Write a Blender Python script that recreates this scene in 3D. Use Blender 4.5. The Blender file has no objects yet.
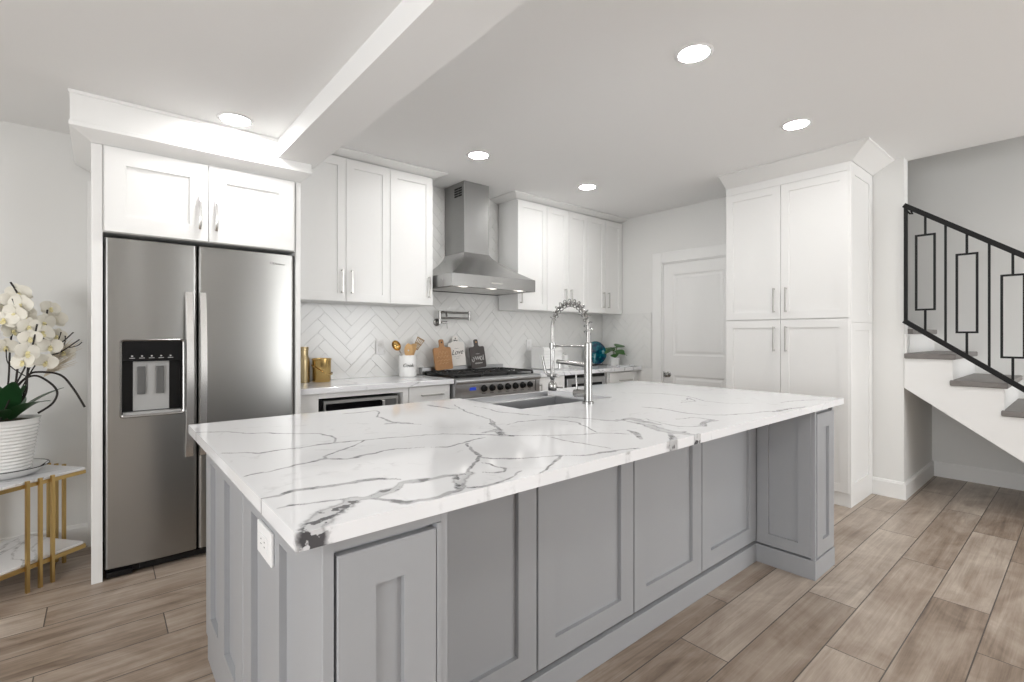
import bpy, bmesh, math, random
import numpy as np
from mathutils import Vector, Matrix

random.seed(7)
scene = bpy.context.scene
COL = scene.collection

# ------------------------------------------------------------------ camera
cam_d = bpy.data.cameras.new('camera')
cam = bpy.data.objects.new('camera', cam_d)
COL.objects.link(cam)
cam.location = (0, 0, 1.27)
cam.rotation_euler = (math.radians(90), 0, math.radians(-40.045))
cam_d.sensor_width = 36.0
cam_d.sensor_fit = 'HORIZONTAL'
cam_d.lens = 489.23 * 36.0 / 1024.0
cam_d.shift_y = -5.2 / 1024.0
cam_d.clip_start = 0.05
scene.camera = cam

# ------------------------------------------------------------------ light
scene.view_settings.view_transform = 'Standard'
scene.view_settings.look = 'None'
scene.view_settings.gamma = 1.0
scene.view_settings.use_curve_mapping = False
scene.view_settings.exposure = 0.32
world = bpy.data.worlds.new('world')
scene.world = world
world.use_nodes = True
world.node_tree.nodes['Background'].inputs[0].default_value = (0.93, 0.97, 1.0, 1)
world.node_tree.nodes['Background'].inputs[1].default_value = 1.0
LAMP = 92.0            # radiance of the recessed lamps


def fill_area_light(name, loc, rot, sx, sy, power, col=(1, 0.985, 0.965)):
    d = bpy.data.lights.new(name, 'AREA')
    d.shape = 'RECTANGLE'
    d.size, d.size_y = sx, sy
    d.energy = power
    d.color = col
    o = bpy.data.objects.new(name, d)
    COL.objects.link(o)
    o.location = loc
    o.rotation_euler = rot
    return o


R90 = math.pi / 2
fill_area_light('unseen_fill', (4.5, -4.29, 1.35), (R90 + 0.35, 0, 0.12), 2.1, 2.1, 85, (1, 1, 1))  # unseen light in the rear wall, added to brighten the room
fill_area_light('unseen_fill', (2.30, -4.29, 1.35), (R90, 0, 0), 0.34, 2.1, 1.6, (1, 1, 1))  # narrow unseen light, added to put a bright band on the fridge door
fill_area_light('unseen_fill', (-3.08, -0.2, 1.4), (R90 + 0.35, 0, -R90), 2.8, 1.5, 80, (1, 1, 1))  # unseen light in the left wall, added to brighten the kitchen
fill_area_light('unseen_fill', (5.3, -0.4, 4.85), (0, 0, 0), 0.9, 1.6, 4)  # fill light under the closed stairwell ceiling, no window there

# ------------------------------------------------------------------ materials
MATS = {}


def nodes_of(m):
    nt = m.node_tree
    return nt, nt.nodes, nt.links, nt.nodes['Principled BSDF']


def mat(name, col, rough=0.5, metal=0.0, bump=0.0, bscale=40.0, spec=None, coat=0.0, emit=None, trans=0.0, var=0.0, vscale=3.0):
    m = bpy.data.materials.new(name)
    m.use_nodes = True
    nt, N, L, p = nodes_of(m)
    p.inputs['Base Color'].default_value = (*col, 1)
    p.inputs['Roughness'].default_value = rough
    p.inputs['Metallic'].default_value = metal
    if spec is not None:
        p.inputs['Specular IOR Level'].default_value = spec
    if coat:
        p.inputs['Coat Weight'].default_value = coat
        p.inputs['Coat Roughness'].default_value = 0.05
    if trans:
        p.inputs['Transmission Weight'].default_value = trans
    if emit:
        p.inputs['Emission Color'].default_value = (*emit[0], 1)
        p.inputs['Emission Strength'].default_value = emit[1]
    tc = N.new('ShaderNodeTexCoord')
    if var:
        nz = N.new('ShaderNodeTexNoise')
        nz.inputs['Scale'].default_value = vscale
        nz.inputs['Detail'].default_value = 4
        L.new(tc.outputs['Object'], nz.inputs['Vector'])
        mx = N.new('ShaderNodeMix')
        mx.data_type = 'RGBA'
        mx.inputs['A'].default_value = (*[c * (1 - var) for c in col], 1)
        mx.inputs['B'].default_value = (*[min(1, c * (1 + var)) for c in col], 1)
        L.new(nz.outputs['Fac'], mx.inputs['Factor'])
        L.new(mx.outputs['Result'], p.inputs['Base Color'])
    if bump:
        nb = N.new('ShaderNodeTexNoise')
        nb.inputs['Scale'].default_value = bscale
        nb.inputs['Detail'].default_value = 3
        L.new(tc.outputs['Object'], nb.inputs['Vector'])
        b = N.new('ShaderNodeBump')
        b.inputs['Strength'].default_value = bump
        b.inputs['Distance'].default_value = 0.002
        L.new(nb.outputs['Fac'], b.inputs['Height'])
        L.new(b.outputs['Normal'], p.inputs['Normal'])
    MATS[name] = m
    return m


def brushed(name, col, rough, axis='z', amt=0.012, aniso=0.0):
    """brushed metal: noise stretched along one axis drives roughness and a faint tint"""
    m = mat(name, col, rough, 1.0)
    nt, N, L, p = nodes_of(m)
    tc = N.new('ShaderNodeTexCoord')
    mp = N.new('ShaderNodeMapping')
    sc = {'z': (90, 90, 1.2), 'x': (1.0, 60, 60), 'y': (90, 1.2, 90)}[axis]
    mp.inputs['Scale'].default_value = sc
    nz = N.new('ShaderNodeTexNoise')
    nz.inputs['Scale'].default_value = 3
    nz.inputs['Detail'].default_value = 5
    L.new(tc.outputs['Object'], mp.inputs['Vector'])
    L.new(mp.outputs['Vector'], nz.inputs['Vector'])
    mr = N.new('ShaderNodeMapRange')
    mr.inputs['To Min'].default_value = rough - amt * 0.5
    mr.inputs['To Max'].default_value = rough + amt * 0.5
    L.new(nz.outputs['Fac'], mr.inputs['Value'])
    L.new(mr.outputs['Result'], p.inputs['Roughness'])
    mx = N.new('ShaderNodeMix')
    mx.data_type = 'RGBA'
    mx.inputs['A'].default_value = (*[c * 0.985 for c in col], 1)
    mx.inputs['B'].default_value = (*[min(1, c * 1.015) for c in col], 1)
    L.new(nz.outputs['Fac'], mx.inputs['Factor'])
    L.new(mx.outputs['Result'], p.inputs['Base Color'])
    if aniso:
        p.inputs['Anisotropic'].default_value = aniso
        tg = N.new('ShaderNodeTangent')
        tg.direction_type = 'RADIAL'
        tg.axis = 'Z'
        L.new(tg.outputs[0], p.inputs['Tangent'])
        p.inputs['Anisotropic Rotation'].default_value = 0.25
    return m


wall_m = mat('wall_paint', (0.80, 0.80, 0.785), 0.75, bump=0.08, bscale=120)
ceil_m = mat('ceiling_paint', (0.87, 0.87, 0.865), 0.85, bump=0.06, bscale=90)
trim_m = mat('trim_paint', (0.86, 0.86, 0.85), 0.45)
cab_m = mat('white_cabinet_paint', (0.86, 0.86, 0.85), 0.38)
grey_m = mat('grey_cabinet_paint', (0.350, 0.358, 0.374), 0.42, var=0.03, vscale=2)
steel_v = brushed('brushed_steel_vertical', (0.375, 0.375, 0.365), 0.30, 'x', aniso=0.7)
steel_h = brushed('brushed_steel_level', (0.50, 0.505, 0.515), 0.36, 'x')
steel_c = brushed('brushed_steel_chimney', (0.36, 0.36, 0.355), 0.36, 'z')
nickel = mat('brushed_nickel', (0.56, 0.55, 0.53), 0.30, 1.0)
steel_hood = brushed('brushed_steel_hood', (0.43, 0.43, 0.425), 0.24, 'x')
bright_steel = mat('bright_steel', (0.88, 0.88, 0.875), 0.26, 1.0)
chrome = mat('chrome', (0.40, 0.40, 0.395), 0.24, 1.0)
pewter = mat('dark_nickel', (0.36, 0.355, 0.345), 0.25, 1.0)
black_p = mat('black_plastic', (0.008, 0.008, 0.008), 0.4, spec=0.25)
black_g = mat('black_glass', (0.004, 0.004, 0.005), 0.10, spec=0.25)
iron_m = mat('cast_iron', (0.016, 0.016, 0.016), 0.55, bump=0.3, bscale=300)
rail_m = mat('black_iron_paint', (0.004, 0.004, 0.0045), 0.55, spec=0.3)
gold_m = mat('brass', (0.60, 0.42, 0.17), 0.22, 1.0)
gold_d = mat('aged_brass', (0.46, 0.37, 0.22), 0.30, 1.0)
gold_leg = mat('satin_gold', (0.58, 0.41, 0.17), 0.33, 1.0)
ceramic = mat('white_ceramic', (0.84, 0.84, 0.83), 0.22)
white_pl = mat('white_plastic', (0.86, 0.86, 0.86), 0.35)
grey_pl = mat('grey_plastic', (0.40, 0.40, 0.395), 0.35)
dgrey_pl = mat('dark_grey_plastic', (0.11, 0.11, 0.108), 0.4)
lens_m = mat('lamp_lens', (0.9, 0.9, 0.9), 0.5, emit=((1.0, 0.985, 0.965), LAMP))
hoodlamp_m = mat('hood_lamp_lens', (0.9, 0.9, 0.9), 0.5, emit=((1.0, 0.95, 0.88), 2.5))
disp_m = mat('blue_display', (0.01, 0.02, 0.2), 0.3, emit=((0.03, 0.10, 0.75), 0.3))
wood_a = mat('acacia_wood', (0.41, 0.205, 0.08), 0.5, var=0.25, vscale=25)
wood_b = mat('beech_wood', (0.58, 0.36, 0.16), 0.5, var=0.18, vscale=30)
wood_w = mat('whitewashed_wood', (0.80, 0.77, 0.73), 0.5)
wood_k = mat('dark_stained_wood', (0.06, 0.05, 0.047), 0.5, var=0.15, vscale=30)
ink_m = mat('black_ink', (0.02, 0.02, 0.02), 0.6)
chalk_m = mat('white_ink', (0.75, 0.74, 0.72), 0.6)
fadedink = mat('pale_engraving', (0.66, 0.44, 0.24), 0.6)
tread_m = mat('stair_tread_wood', (0.20, 0.185, 0.175), 0.45, var=0.2, vscale=18)
leaf_m = mat('orchid_leaf', (0.018, 0.07, 0.022), 0.35, var=0.3, vscale=14)
leaf2_m = mat('plant_leaf', (0.035, 0.12, 0.02), 0.4, var=0.35, vscale=30)
stem_m = mat('dark_stem', (0.018, 0.013, 0.011), 0.6)
gstem_m = mat('green_stem', (0.10, 0.13, 0.03), 0.5)
petal_m = mat('orchid_petal', (0.85, 0.82, 0.73), 0.55, var=0.06, vscale=20)
lip_m = mat('orchid_lip', (0.80, 0.72, 0.40), 0.5)
tuft_m = mat('dry_grass', (0.66, 0.58, 0.46), 0.8, var=0.2, vscale=40)
soil_m = mat('moss', (0.05, 0.04, 0.02), 0.9)
bronze_m = mat('bronze', (0.30, 0.20, 0.10), 0.35, 1.0)
knob_m = mat('door_knob_nickel', (0.30, 0.295, 0.285), 0.22, 1.0)
frost_glass = mat('oven_glass', (0.02, 0.02, 0.021), 0.06)

# teal art-glass plate
m = mat('teal_glass', (0.0, 0.15, 0.20), 0.12, coat=0.6)
nt, N, L, p = nodes_of(m)
tc = N.new('ShaderNodeTexCoord')
nz = N.new('ShaderNodeTexNoise')
nz.inputs['Scale'].default_value = 16
nz.inputs['Detail'].default_value = 6
L.new(tc.outputs['Object'], nz.inputs['Vector'])
cr = N.new('ShaderNodeValToRGB')
e = cr.color_ramp.elements
e[0].position = 0.33
e[0].color = (0.002, 0.012, 0.06, 1)
e[1].position = 0.70
e[1].color = (0.35, 0.55, 0.60, 1)
k = e.new(0.47)
k.color = (0.0, 0.055, 0.10, 1)
k = e.new(0.58)
k.color = (0.0, 0.13, 0.17, 1)
L.new(nz.outputs['Fac'], cr.inputs['Fac'])
L.new(cr.outputs['Color'], p.inputs['Base Color'])
teal_m = m

# glossy tile with a little tone variation
tile_m = mat('gloss_white_tile', (0.80, 0.80, 0.785), 0.18, bump=0.06, bscale=14)
grout_m = mat('grout', (0.735, 0.735, 0.725), 0.8)


def M(N, L, op, a, b=None, c=None):
    n = N.new('ShaderNodeMath')
    n.operation = op
    for i, v in enumerate((a, b, c)):
        if v is None:
            continue
        if isinstance(v, (int, float)):
            n.inputs[i].default_value = v
        else:
            L.new(v, n.inputs[i])
    return n.outputs[0]


def floor_material():
    m = mat('wood_look_planks', (0.3, 0.24, 0.19), 0.36)
    nt, N, L, p = nodes_of(m)
    tc = N.new('ShaderNodeTexCoord')
    sp = N.new('ShaderNodeSeparateXYZ')
    L.new(tc.outputs['Object'], sp.inputs[0])
    X, Y = sp.outputs[0], sp.outputs[1]
    PW, PL = 0.2035, 1.235
    v = M(N, L, 'DIVIDE', M(N, L, 'SUBTRACT', Y, 0.711), PW)
    row = M(N, L, 'FLOOR', v)
    fy = M(N, L, 'FRACT', v)
    off = M(N, L, 'MULTIPLY', M(N, L, 'FLOORED_MODULO', row, 3.0), PL / 3)
    u = M(N, L, 'DIVIDE', M(N, L, 'SUBTRACT', M(N, L, 'SUBTRACT', X, 2.69), off), PL)
    col = M(N, L, 'FLOOR', u)
    fx = M(N, L, 'FRACT', u)
    dy = M(N, L, 'MULTIPLY', M(N, L, 'MINIMUM', fy, M(N, L, 'SUBTRACT', 1.0, fy)), PW)
    dx = M(N, L, 'MULTIPLY', M(N, L, 'MINIMUM', fx, M(N, L, 'SUBTRACT', 1.0, fx)), PL)
    d = M(N, L, 'MINIMUM', dx, dy)
    joint = M(N, L, 'LESS_THAN', d, 0.0023)
    idv = N.new('ShaderNodeCombineXYZ')
    L.new(row, idv.inputs[0])
    L.new(col, idv.inputs[1])
    wn = N.new('ShaderNodeTexWhiteNoise')
    wn.noise_dimensions = '2D'
    L.new(idv.outputs[0], wn.inputs['Vector'])
    ws = N.new('ShaderNodeSeparateXYZ')
    L.new(wn.outputs['Color'], ws.inputs[0])
    # grain: stretched along the plank, shifted per plank
    def grain(sx, sy, scale, detail, dist):
        cv = N.new('ShaderNodeCombineXYZ')
        L.new(M(N, L, 'ADD', M(N, L, 'MULTIPLY', X, sx), M(N, L, 'MULTIPLY', ws.outputs[0], 37.0)), cv.inputs[0])
        L.new(M(N, L, 'ADD', M(N, L, 'MULTIPLY', Y, sy), M(N, L, 'MULTIPLY', ws.outputs[1], 53.0)), cv.inputs[1])
        n = N.new('ShaderNodeTexNoise')
        n.inputs['Scale'].default_value = scale
        n.inputs['Detail'].default_value = detail
        n.inputs['Roughness'].default_value = 0.62
        n.inputs['Distortion'].default_value = dist
        L.new(cv.outputs[0], n.inputs['Vector'])
        return n.outputs['Fac']
    g1 = grain(0.55, 8.0, 2.4, 8, 0.55)
    g2 = grain(0.9, 55.0, 3.0, 3, 0.2)
    g3 = grain(1.0, 1.6, 2.3, 4, 1.2)
    mixv = M(N, L, 'ADD', M(N, L, 'MULTIPLY', g1, 0.48), M(N, L, 'ADD', M(N, L, 'MULTIPLY', g2, 0.16), M(N, L, 'MULTIPLY', g3, 0.42)))
    mixv = M(N, L, 'ADD', mixv, M(N, L, 'MULTIPLY', M(N, L, 'SUBTRACT', ws.outputs[2], 0.5), 0.15))
    cr = N.new('ShaderNodeValToRGB')
    e = cr.color_ramp.elements
    e[0].position = 0.34
    e[0].color = (0.150, 0.107, 0.078, 1)
    e[1].position = 0.72
    e[1].color = (0.56, 0.485, 0.405, 1)
    k = e.new(0.46)
    k.color = (0.285, 0.218, 0.166, 1)
    k = e.new(0.58)
    k.color = (0.40, 0.33, 0.27, 1)
    L.new(mixv, cr.inputs['Fac'])
    mx = N.new('ShaderNodeMix')
    mx.data_type = 'RGBA'
    L.new(joint, mx.inputs['Factor'])
    L.new(cr.outputs['Color'], mx.inputs['A'])
    mx.inputs['B'].default_value = (0.085, 0.07, 0.06, 1)
    L.new(mx.outputs['Result'], p.inputs['Base Color'])
    L.new(M(N, L, 'ADD', M(N, L, 'MULTIPLY', g1, 0.25), 0.24), p.inputs['Roughness'])
    b = N.new('ShaderNodeBump')
    b.inputs['Strength'].default_value = 0.25
    b.inputs['Distance'].default_value = 0.002
    L.new(M(N, L, 'SUBTRACT', g1, M(N, L, 'MULTIPLY', joint, 1.5)), b.inputs['Height'])
    L.new(b.outputs['Normal'], p.inputs['Normal'])
    return m


floor_m = floor_material()


def quartz_material(name, attr, rough=0.07, vein=0.022):
    """white veined quartz; attr=True reads the slab's own vein field, else free noise veins"""
    m = mat(name, (0.84, 0.84, 0.845), rough)
    nt, N, L, p = nodes_of(m)
    tc = N.new('ShaderNodeTexCoord')
    fine = N.new('ShaderNodeTexNoise')
    fine.inputs['Scale'].default_value = 55
    fine.inputs['Detail'].default_value = 5
    L.new(tc.outputs['Object'], fine.inputs['Vector'])
    blot = N.new('ShaderNodeTexNoise')
    blot.inputs['Scale'].default_value = 26
    blot.inputs['Detail'].default_value = 4
    L.new(tc.outputs['Object'], blot.inputs['Vector'])
    # faint all-over veining
    wp = N.new('ShaderNodeTexNoise')
    wp.inputs['Scale'].default_value = 2.1
    wp.inputs['Detail'].default_value = 6
    wp.inputs['Distortion'].default_value = 0.8
    mp = N.new('ShaderNodeMapping')
    mp.inputs['Rotation'].default_value = (0.3, 0.2, 0.6)
    L.new(tc.outputs['Object'], mp.inputs['Vector'])
    L.new(mp.outputs['Vector'], wp.inputs['Vector'])
    ridge = M(N, L, 'ABSOLUTE', M(N, L, 'SUBTRACT', wp.outputs['Fac'], 0.5))
    faint = M(N, L, 'SUBTRACT', 1.0, M(N, L, 'DIVIDE', ridge, vein if not attr else 0.012))
    faint = M(N, L, 'MAXIMUM', faint, 0.0)
    breaks = N.new('ShaderNodeMapRange')
    breaks.inputs['From Min'].default_value = 0.46
    breaks.inputs['From Max'].default_value = 0.62
    L.new(blot.outputs['Fac'], breaks.inputs['Value'])
    if attr:
        at = N.new('ShaderNodeAttribute')
        at.attribute_name = 'vein'
        wd = N.new('ShaderNodeAttribute')
        wd.attribute_name = 'vein_width'
        f = M(N, L, 'ADD', at.outputs['Fac'], M(N, L, 'MULTIPLY', M(N, L, 'SUBTRACT', fine.outputs['Fac'], 0.5), 0.55))
        mr = N.new('ShaderNodeMapRange')
        mr.interpolation_type = 'SMOOTHSTEP'
        mr.inputs['From Min'].default_value = 0.10
        mr.inputs['From Max'].default_value = 0.66
        L.new(f, mr.inputs['Value'])
        mask = mr.outputs['Result']
        # wide bands are pale grey inside with a dark rim and dark blotches
        wide = N.new('ShaderNodeMapRange')
        wide.inputs['From Min'].default_value = 0.012
        wide.inputs['From Max'].default_value = 0.030
        L.new(wd.outputs['Fac'], wide.inputs['Value'])
        rim = M(N, L, 'SUBTRACT', 1.0, M(N, L, 'MINIMUM', M(N, L, 'DIVIDE', M(N, L, 'ABSOLUTE', M(N, L, 'SUBTRACT', f, 0.50)), 0.16), 1.0))
        core = N.new('ShaderNodeMapRange')
        core.inputs['From Min'].default_value = 0.545
        core.inputs['From Max'].default_value = 0.575
        L.new(blot.outputs['Fac'], core.inputs['Value'])
        inside = M(N, L, 'ADD', 0.30, M(N, L, 'MAXIMUM', M(N, L, 'MULTIPLY', rim, 0.40), M(N, L, 'MULTIPLY', core.outputs['Result'], 0.72)))
        thin = M(N, L, 'ADD', 0.50, M(N, L, 'MULTIPLY', breaks.outputs['Result'], 0.40))
        k = N.new('ShaderNodeMix')
        L.new(wide.outputs['Result'], k.inputs['Factor'])
        L.new(thin, k.inputs['A'])
        L.new(inside, k.inputs['B'])
        strong = M(N, L, 'MULTIPLY', mask, k.outputs[0])
        tot = M(N, L, 'MAXIMUM', strong, M(N, L, 'MULTIPLY', M(N, L, 'MULTIPLY', faint, breaks.outputs['Result']), 0.16))
    else:
        tot = M(N, L, 'MULTIPLY', faint, M(N, L, 'ADD', 0.22, M(N, L, 'MULTIPLY', breaks.outputs['Result'], 0.4)))
    mx = N.new('ShaderNodeMix')
    mx.data_type = 'RGBA'
    L.new(tot, mx.inputs['Factor'])
    mx.inputs['A'].default_value = (0.835, 0.842, 0.86, 1)
    mx.inputs['B'].default_value = (0.075, 0.075, 0.082, 1)
    L.new(mx.outputs['Result'], p.inputs['Base Color'])
    return m


quartz_i = quartz_material('veined_quartz', True)
quartz_b = quartz_material('veined_quartz_plain', False)
marble_t = quartz_material('table_marble', False, 0.2, 0.012)

# ------------------------------------------------------------------ mesh helpers
ORG = {}


class MB:
    """collects shapes in world (or thing-local) space and links them as ONE mesh object"""
    def __init__(self, xf=None):
        self.bm = bmesh.new()
        self.xf = xf

    def P(self, p):
        p = Vector(p)
        return self.xf @ p if self.xf is not None else p

    def v(self, p):
        return self.bm.verts.new(self.P(p))

    def face(self, vs):
        try:
            return self.bm.faces.new(vs)
        except ValueError:
            return None

    def box(self, x0, x1, y0, y1, z0, z1):
        c = [self.v((x, y, z)) for z in (z0, z1) for y in (y0, y1) for x in (x0, x1)]
        for f in ((0, 2, 3, 1), (4, 5, 7, 6), (0, 1, 5, 4), (1, 3, 7, 5), (3, 2, 6, 7), (2, 0, 4, 6)):
            self.face([c[i] for i in f])
        return self

    def hexa(self, lo, hi):
        """eight-corner solid from two quads (same winding)"""
        a = [self.v(p) for p in lo]
        b = [self.v(p) for p in hi]
        self.face(a[::-1])
        self.face(b)
        n = len(a)
        for i in range(n):
            self.face([a[i], a[(i + 1) % n], b[(i + 1) % n], b[i]])
        return self

    def prism(self, pts, vec):
        vec = Vector(vec)
        return self.hexa(pts, [tuple(Vector(p) + vec) for p in pts])

    def rings(self, rings, close=True, cap=True):
        R = [[self.v(p) for p in r] for r in rings]
        n = len(R[0])
        for a, b in zip(R[:-1], R[1:]):
            for i in range(n if close else n - 1):
                self.face([a[i], a[(i + 1) % n], b[(i + 1) % n], b[i]])
        if cap:
            self.face(R[0][::-1])
            self.face(R[-1])
        return self

    def tube(self, pts, r, n=8, closed=False, flat=None):
        pts = [Vector(p) for p in pts]
        rr = r if isinstance(r, (list, tuple)) else [r] * len(pts)
        rings = []
        up = None
        for i, p in enumerate(pts):
            if closed:
                t = (pts[(i + 1) % len(pts)] - pts[i - 1]).normalized()
            else:
                t = (pts[min(i + 1, len(pts) - 1)] - pts[max(i - 1, 0)]).normalized()
            if up is None:
                up = t.orthogonal().normalized()
            else:
                up = (up - t * up.dot(t))
                up = up.normalized() if up.length > 1e-6 else t.orthogonal().normalized()
            w = t.cross(up)
            rings.append([tuple(p + (up * math.cos(a) + w * math.sin(a)) * rr[i]) for a in [2 * math.pi * k / n for k in range(n)]])
        if closed:
            rings.append(rings[0])
        return self.rings(rings, cap=not closed)

    def bar(self, a, b, w, h, side=None):
        """rectangular bar from a to b, w across 'side' and h across the third axis"""
        a, b = Vector(a), Vector(b)
        t = (b - a).normalized()
        s = Vector(side) if side else t.orthogonal()
        s = (s - t * s.dot(t)).normalized() * w / 2
        u = t.cross(s).normalized() * h / 2
        q = [s + u, s - u, -s - u, -s + u]
        return self.hexa([tuple(a + k) for k in q], [tuple(b + k) for k in q])

    def cyl(self, a, b, r0, r1=None, n=20):
        r1 = r0 if r1 is None else r1
        return self.tube([a, b], [r0, r1], n)

    def lathe(self, prof, c=(0, 0, 0), n=32, axis='z'):
        R = []
        for r, h in prof:
            ring = []
            for k in range(n):
                a = 2 * math.pi * k / n
                u, w = r * math.cos(a), r * math.sin(a)
                if axis == 'z':
                    ring.append((c[0] + u, c[1] + w, c[2] + h))
                elif axis == 'y':
                    ring.append((c[0] + u, c[1] + h, c[2] + w))
                else:
                    ring.append((c[0] + h, c[1] + u, c[2] + w))
            R.append(ring)
        return self.rings(R)

    def shaker(self, o, s, n, w, h, st=0.06, th=0.02, rec=0.009, st_b=None, mull=None, st_l=None, st_r=None):
        """five-piece door: o lower corner on the back plane, s along the width, n outwards"""
        o, s, n = Vector(o), Vector(s), Vector(n)
        t = Vector((0, 0, 1))
        st_b = st if st_b is None else st_b
        sl = st if st_l is None else st_l
        sr = st if st_r is None else st_r
        q = lambda a, b, d: tuple(o + s * a + t * b + n * d)
        xs = [(sl, w - sr)]
        if mull:
            xs = [(sl, mull[0]), (mull[1], w - sr)]
        bm = self
        out_b = [bm.v(q(a, b, 0)) for a, b in ((0, 0), (w, 0), (w, h), (0, h))]
        e = 0.002
        out_s = [bm.v(q(a, b, th - e)) for a, b in ((0, 0), (w, 0), (w, h), (0, h))]
        bm.face(out_b[::-1])
        for i in range(4):
            j = (i + 1) % 4
            bm.face([out_b[i], out_b[j], out_s[j], out_s[i]])
        out_f = [bm.v(q(a, b, th)) for a, b in ((e, e), (w - e, e), (w - e, h - e), (e, h - e))]
        for i in range(4):
            j = (i + 1) % 4
            bm.face([out_s[i], out_s[j], out_f[j], out_f[i]])
        z0, z1 = st_b, h - st
        inner = []
        for a, b in xs:
            f = [bm.v(q(x, y, th)) for x, y in ((a, z0), (b, z0), (b, z1), (a, z1))]
            r = [bm.v(q(x, y, th - rec)) for x, y in ((a + .001, z0 + .001), (b - .001, z0 + .001), (b - .001, z1 - .001), (a + .001, z1 - .001))]
            for i in range(4):
                j = (i + 1) % 4
                bm.face([f[i], f[j], r[j], r[i]])
            bm.face(r)
            inner.append(f)
        if len(inner) == 1:
            f = inner[0]
            for i in range(4):
                j = (i + 1) % 4
                bm.face([out_f[i], out_f[j], f[j], f[i]])
        else:
            A, B = inner
            bm.face([out_f[0], out_f[1], B[1], B[0], A[1], A[0]])
            bm.face([out_f[1], out_f[2], B[2], B[1]])
            bm.face([out_f[2], out_f[3], A[3], A[2], B[3], B[2]])
            bm.face([out_f[3], out_f[0], A[0], A[3]])
            bm.face([A[1], B[0], B[3], A[2]])
        return self

    def build(self, name, m, parent=None, bevel=0.0, smooth=None, local=False, seg=2, flip=False):
        bm = self.bm
        bmesh.ops.recalc_face_normals(bm, faces=bm.faces)
        if parent is not None and not local:
            bmesh.ops.translate(bm, verts=bm.verts, vec=-ORG[parent.name])
        me = bpy.data.meshes.new(name)
        bm.to_mesh(me)
        bm.free()
        me.materials.append(m)
        o = bpy.data.objects.new(name, me)
        COL.objects.link(o)
        if parent is not None:
            o.parent = parent
            ORG[o.name] = ORG[parent.name]
        else:
            ORG[o.name] = Vector((0, 0, 0))
        if smooth:
            me.shade_smooth()
            me.set_sharp_from_angle(angle=math.radians(smooth))
        if bevel:
            b = o.modifiers.new('bevel', 'BEVEL')
            b.width = bevel
            b.segments = seg
            b.limit_method = 'ANGLE'
            b.angle_limit = math.radians(40)
            b.harden_normals = False
        return o


def thing(name, loc, label, cat, group=None, rotz=0.0):
    o = bpy.data.objects.new(name, None)
    o.empty_display_size = 0.1
    COL.objects.link(o)
    o.location = loc
    o.rotation_euler = (0, 0, rotz)
    ORG[o.name] = Vector(loc)
    o['label'] = label
    o['category'] = cat
    if group:
        o['group'] = group
    return o


def tag(o, label, cat, group=None):
    o['label'] = label
    o['category'] = cat
    if group:
        o['group'] = group
    return o


def struct(o):
    o['kind'] = 'structure'
    return o


def copy_tree(o, parent=None):
    c = o.copy()
    COL.objects.link(c)
    if parent is not None:
        c.parent = parent
    for ch in list(o.children):
        copy_tree(ch, c)
    return c


def text_into(parent, name, s, size, m, mw, depth=0.0006, shear=0.0, align='CENTER', local=False):
    """lettering as a thin mesh; mw maps text space (x right, y up, z out) to world"""
    cu = bpy.data.curves.new(name, 'FONT')
    cu.body = s
    cu.size = size
    cu.shear = shear
    cu.align_x = align
    cu.align_y = 'CENTER'
    cu.extrude = depth
    tmp = bpy.data.objects.new(name + '_tmp', cu)
    me = bpy.data.meshes.new_from_object(tmp)
    bpy.data.objects.remove(tmp)
    bpy.data.curves.remove(cu)
    me.transform(mw)
    if not local:
        me.transform(Matrix.Translation(-ORG[parent.name]))
    me.name = name
    me.materials.clear()
    me.materials.append(m)
    o = bpy.data.objects.new(name, me)
    COL.objects.link(o)
    o.parent = parent
    ORG[o.name] = ORG[parent.name]
    return o


def frame_mat(o, x, y):
    """matrix with origin o, x axis x, y axis y, z = x cross y"""
    x, y = Vector(x).normalized(), Vector(y).normalized()
    z = x.cross(y)
    mt = Matrix.Identity(4)
    for i in range(3):
        mt[i][0], mt[i][1], mt[i][2], mt[i][3] = x[i], y[i], z[i], o[i]
    return mt


def pull(parent, c, along, n, length, name='handle', m=None, off=0.028, w=0.011, bow=False):
    """bar pull centred on the door face at c"""
    c, a, n = Vector(c), Vector(along).normalized(), Vector(n).normalized()
    b = MB()
    if bow:
        pts = []
        for k in range(13):
            t = -1 + k / 6
            pts.append(c + a * (t * length / 2) + n * (off * (1 - abs(t) ** 3.2)))
        b.tube(pts, [w * 0.55 + 0.0015 * abs(-1 + k / 6) for k in range(13)], 8)
        return b.build(name, m or nickel, parent, smooth=50)
    side = a.cross(n)
    b.bar(c + n * off - a * length / 2, c + n * off + a * length / 2, w, w * 0.8, side)
    for s in (-1, 1):
        q = c + a * s * (length / 2 - 0.008)
        b.bar(q, q + n * (off - w * 0.3), w * 0.9, w * 0.9, side)
    return b.build(name, m or nickel, parent, bevel=0.0015)

# ================================================================== SETTING
YB = 3.94          # back wall
XR = 4.77          # wall with the door
ZL, ZR = 2.475, 2.655   # lower ceiling left of the beam, main ceiling
XS = 5.80          # far wall of the stairwell

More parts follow.
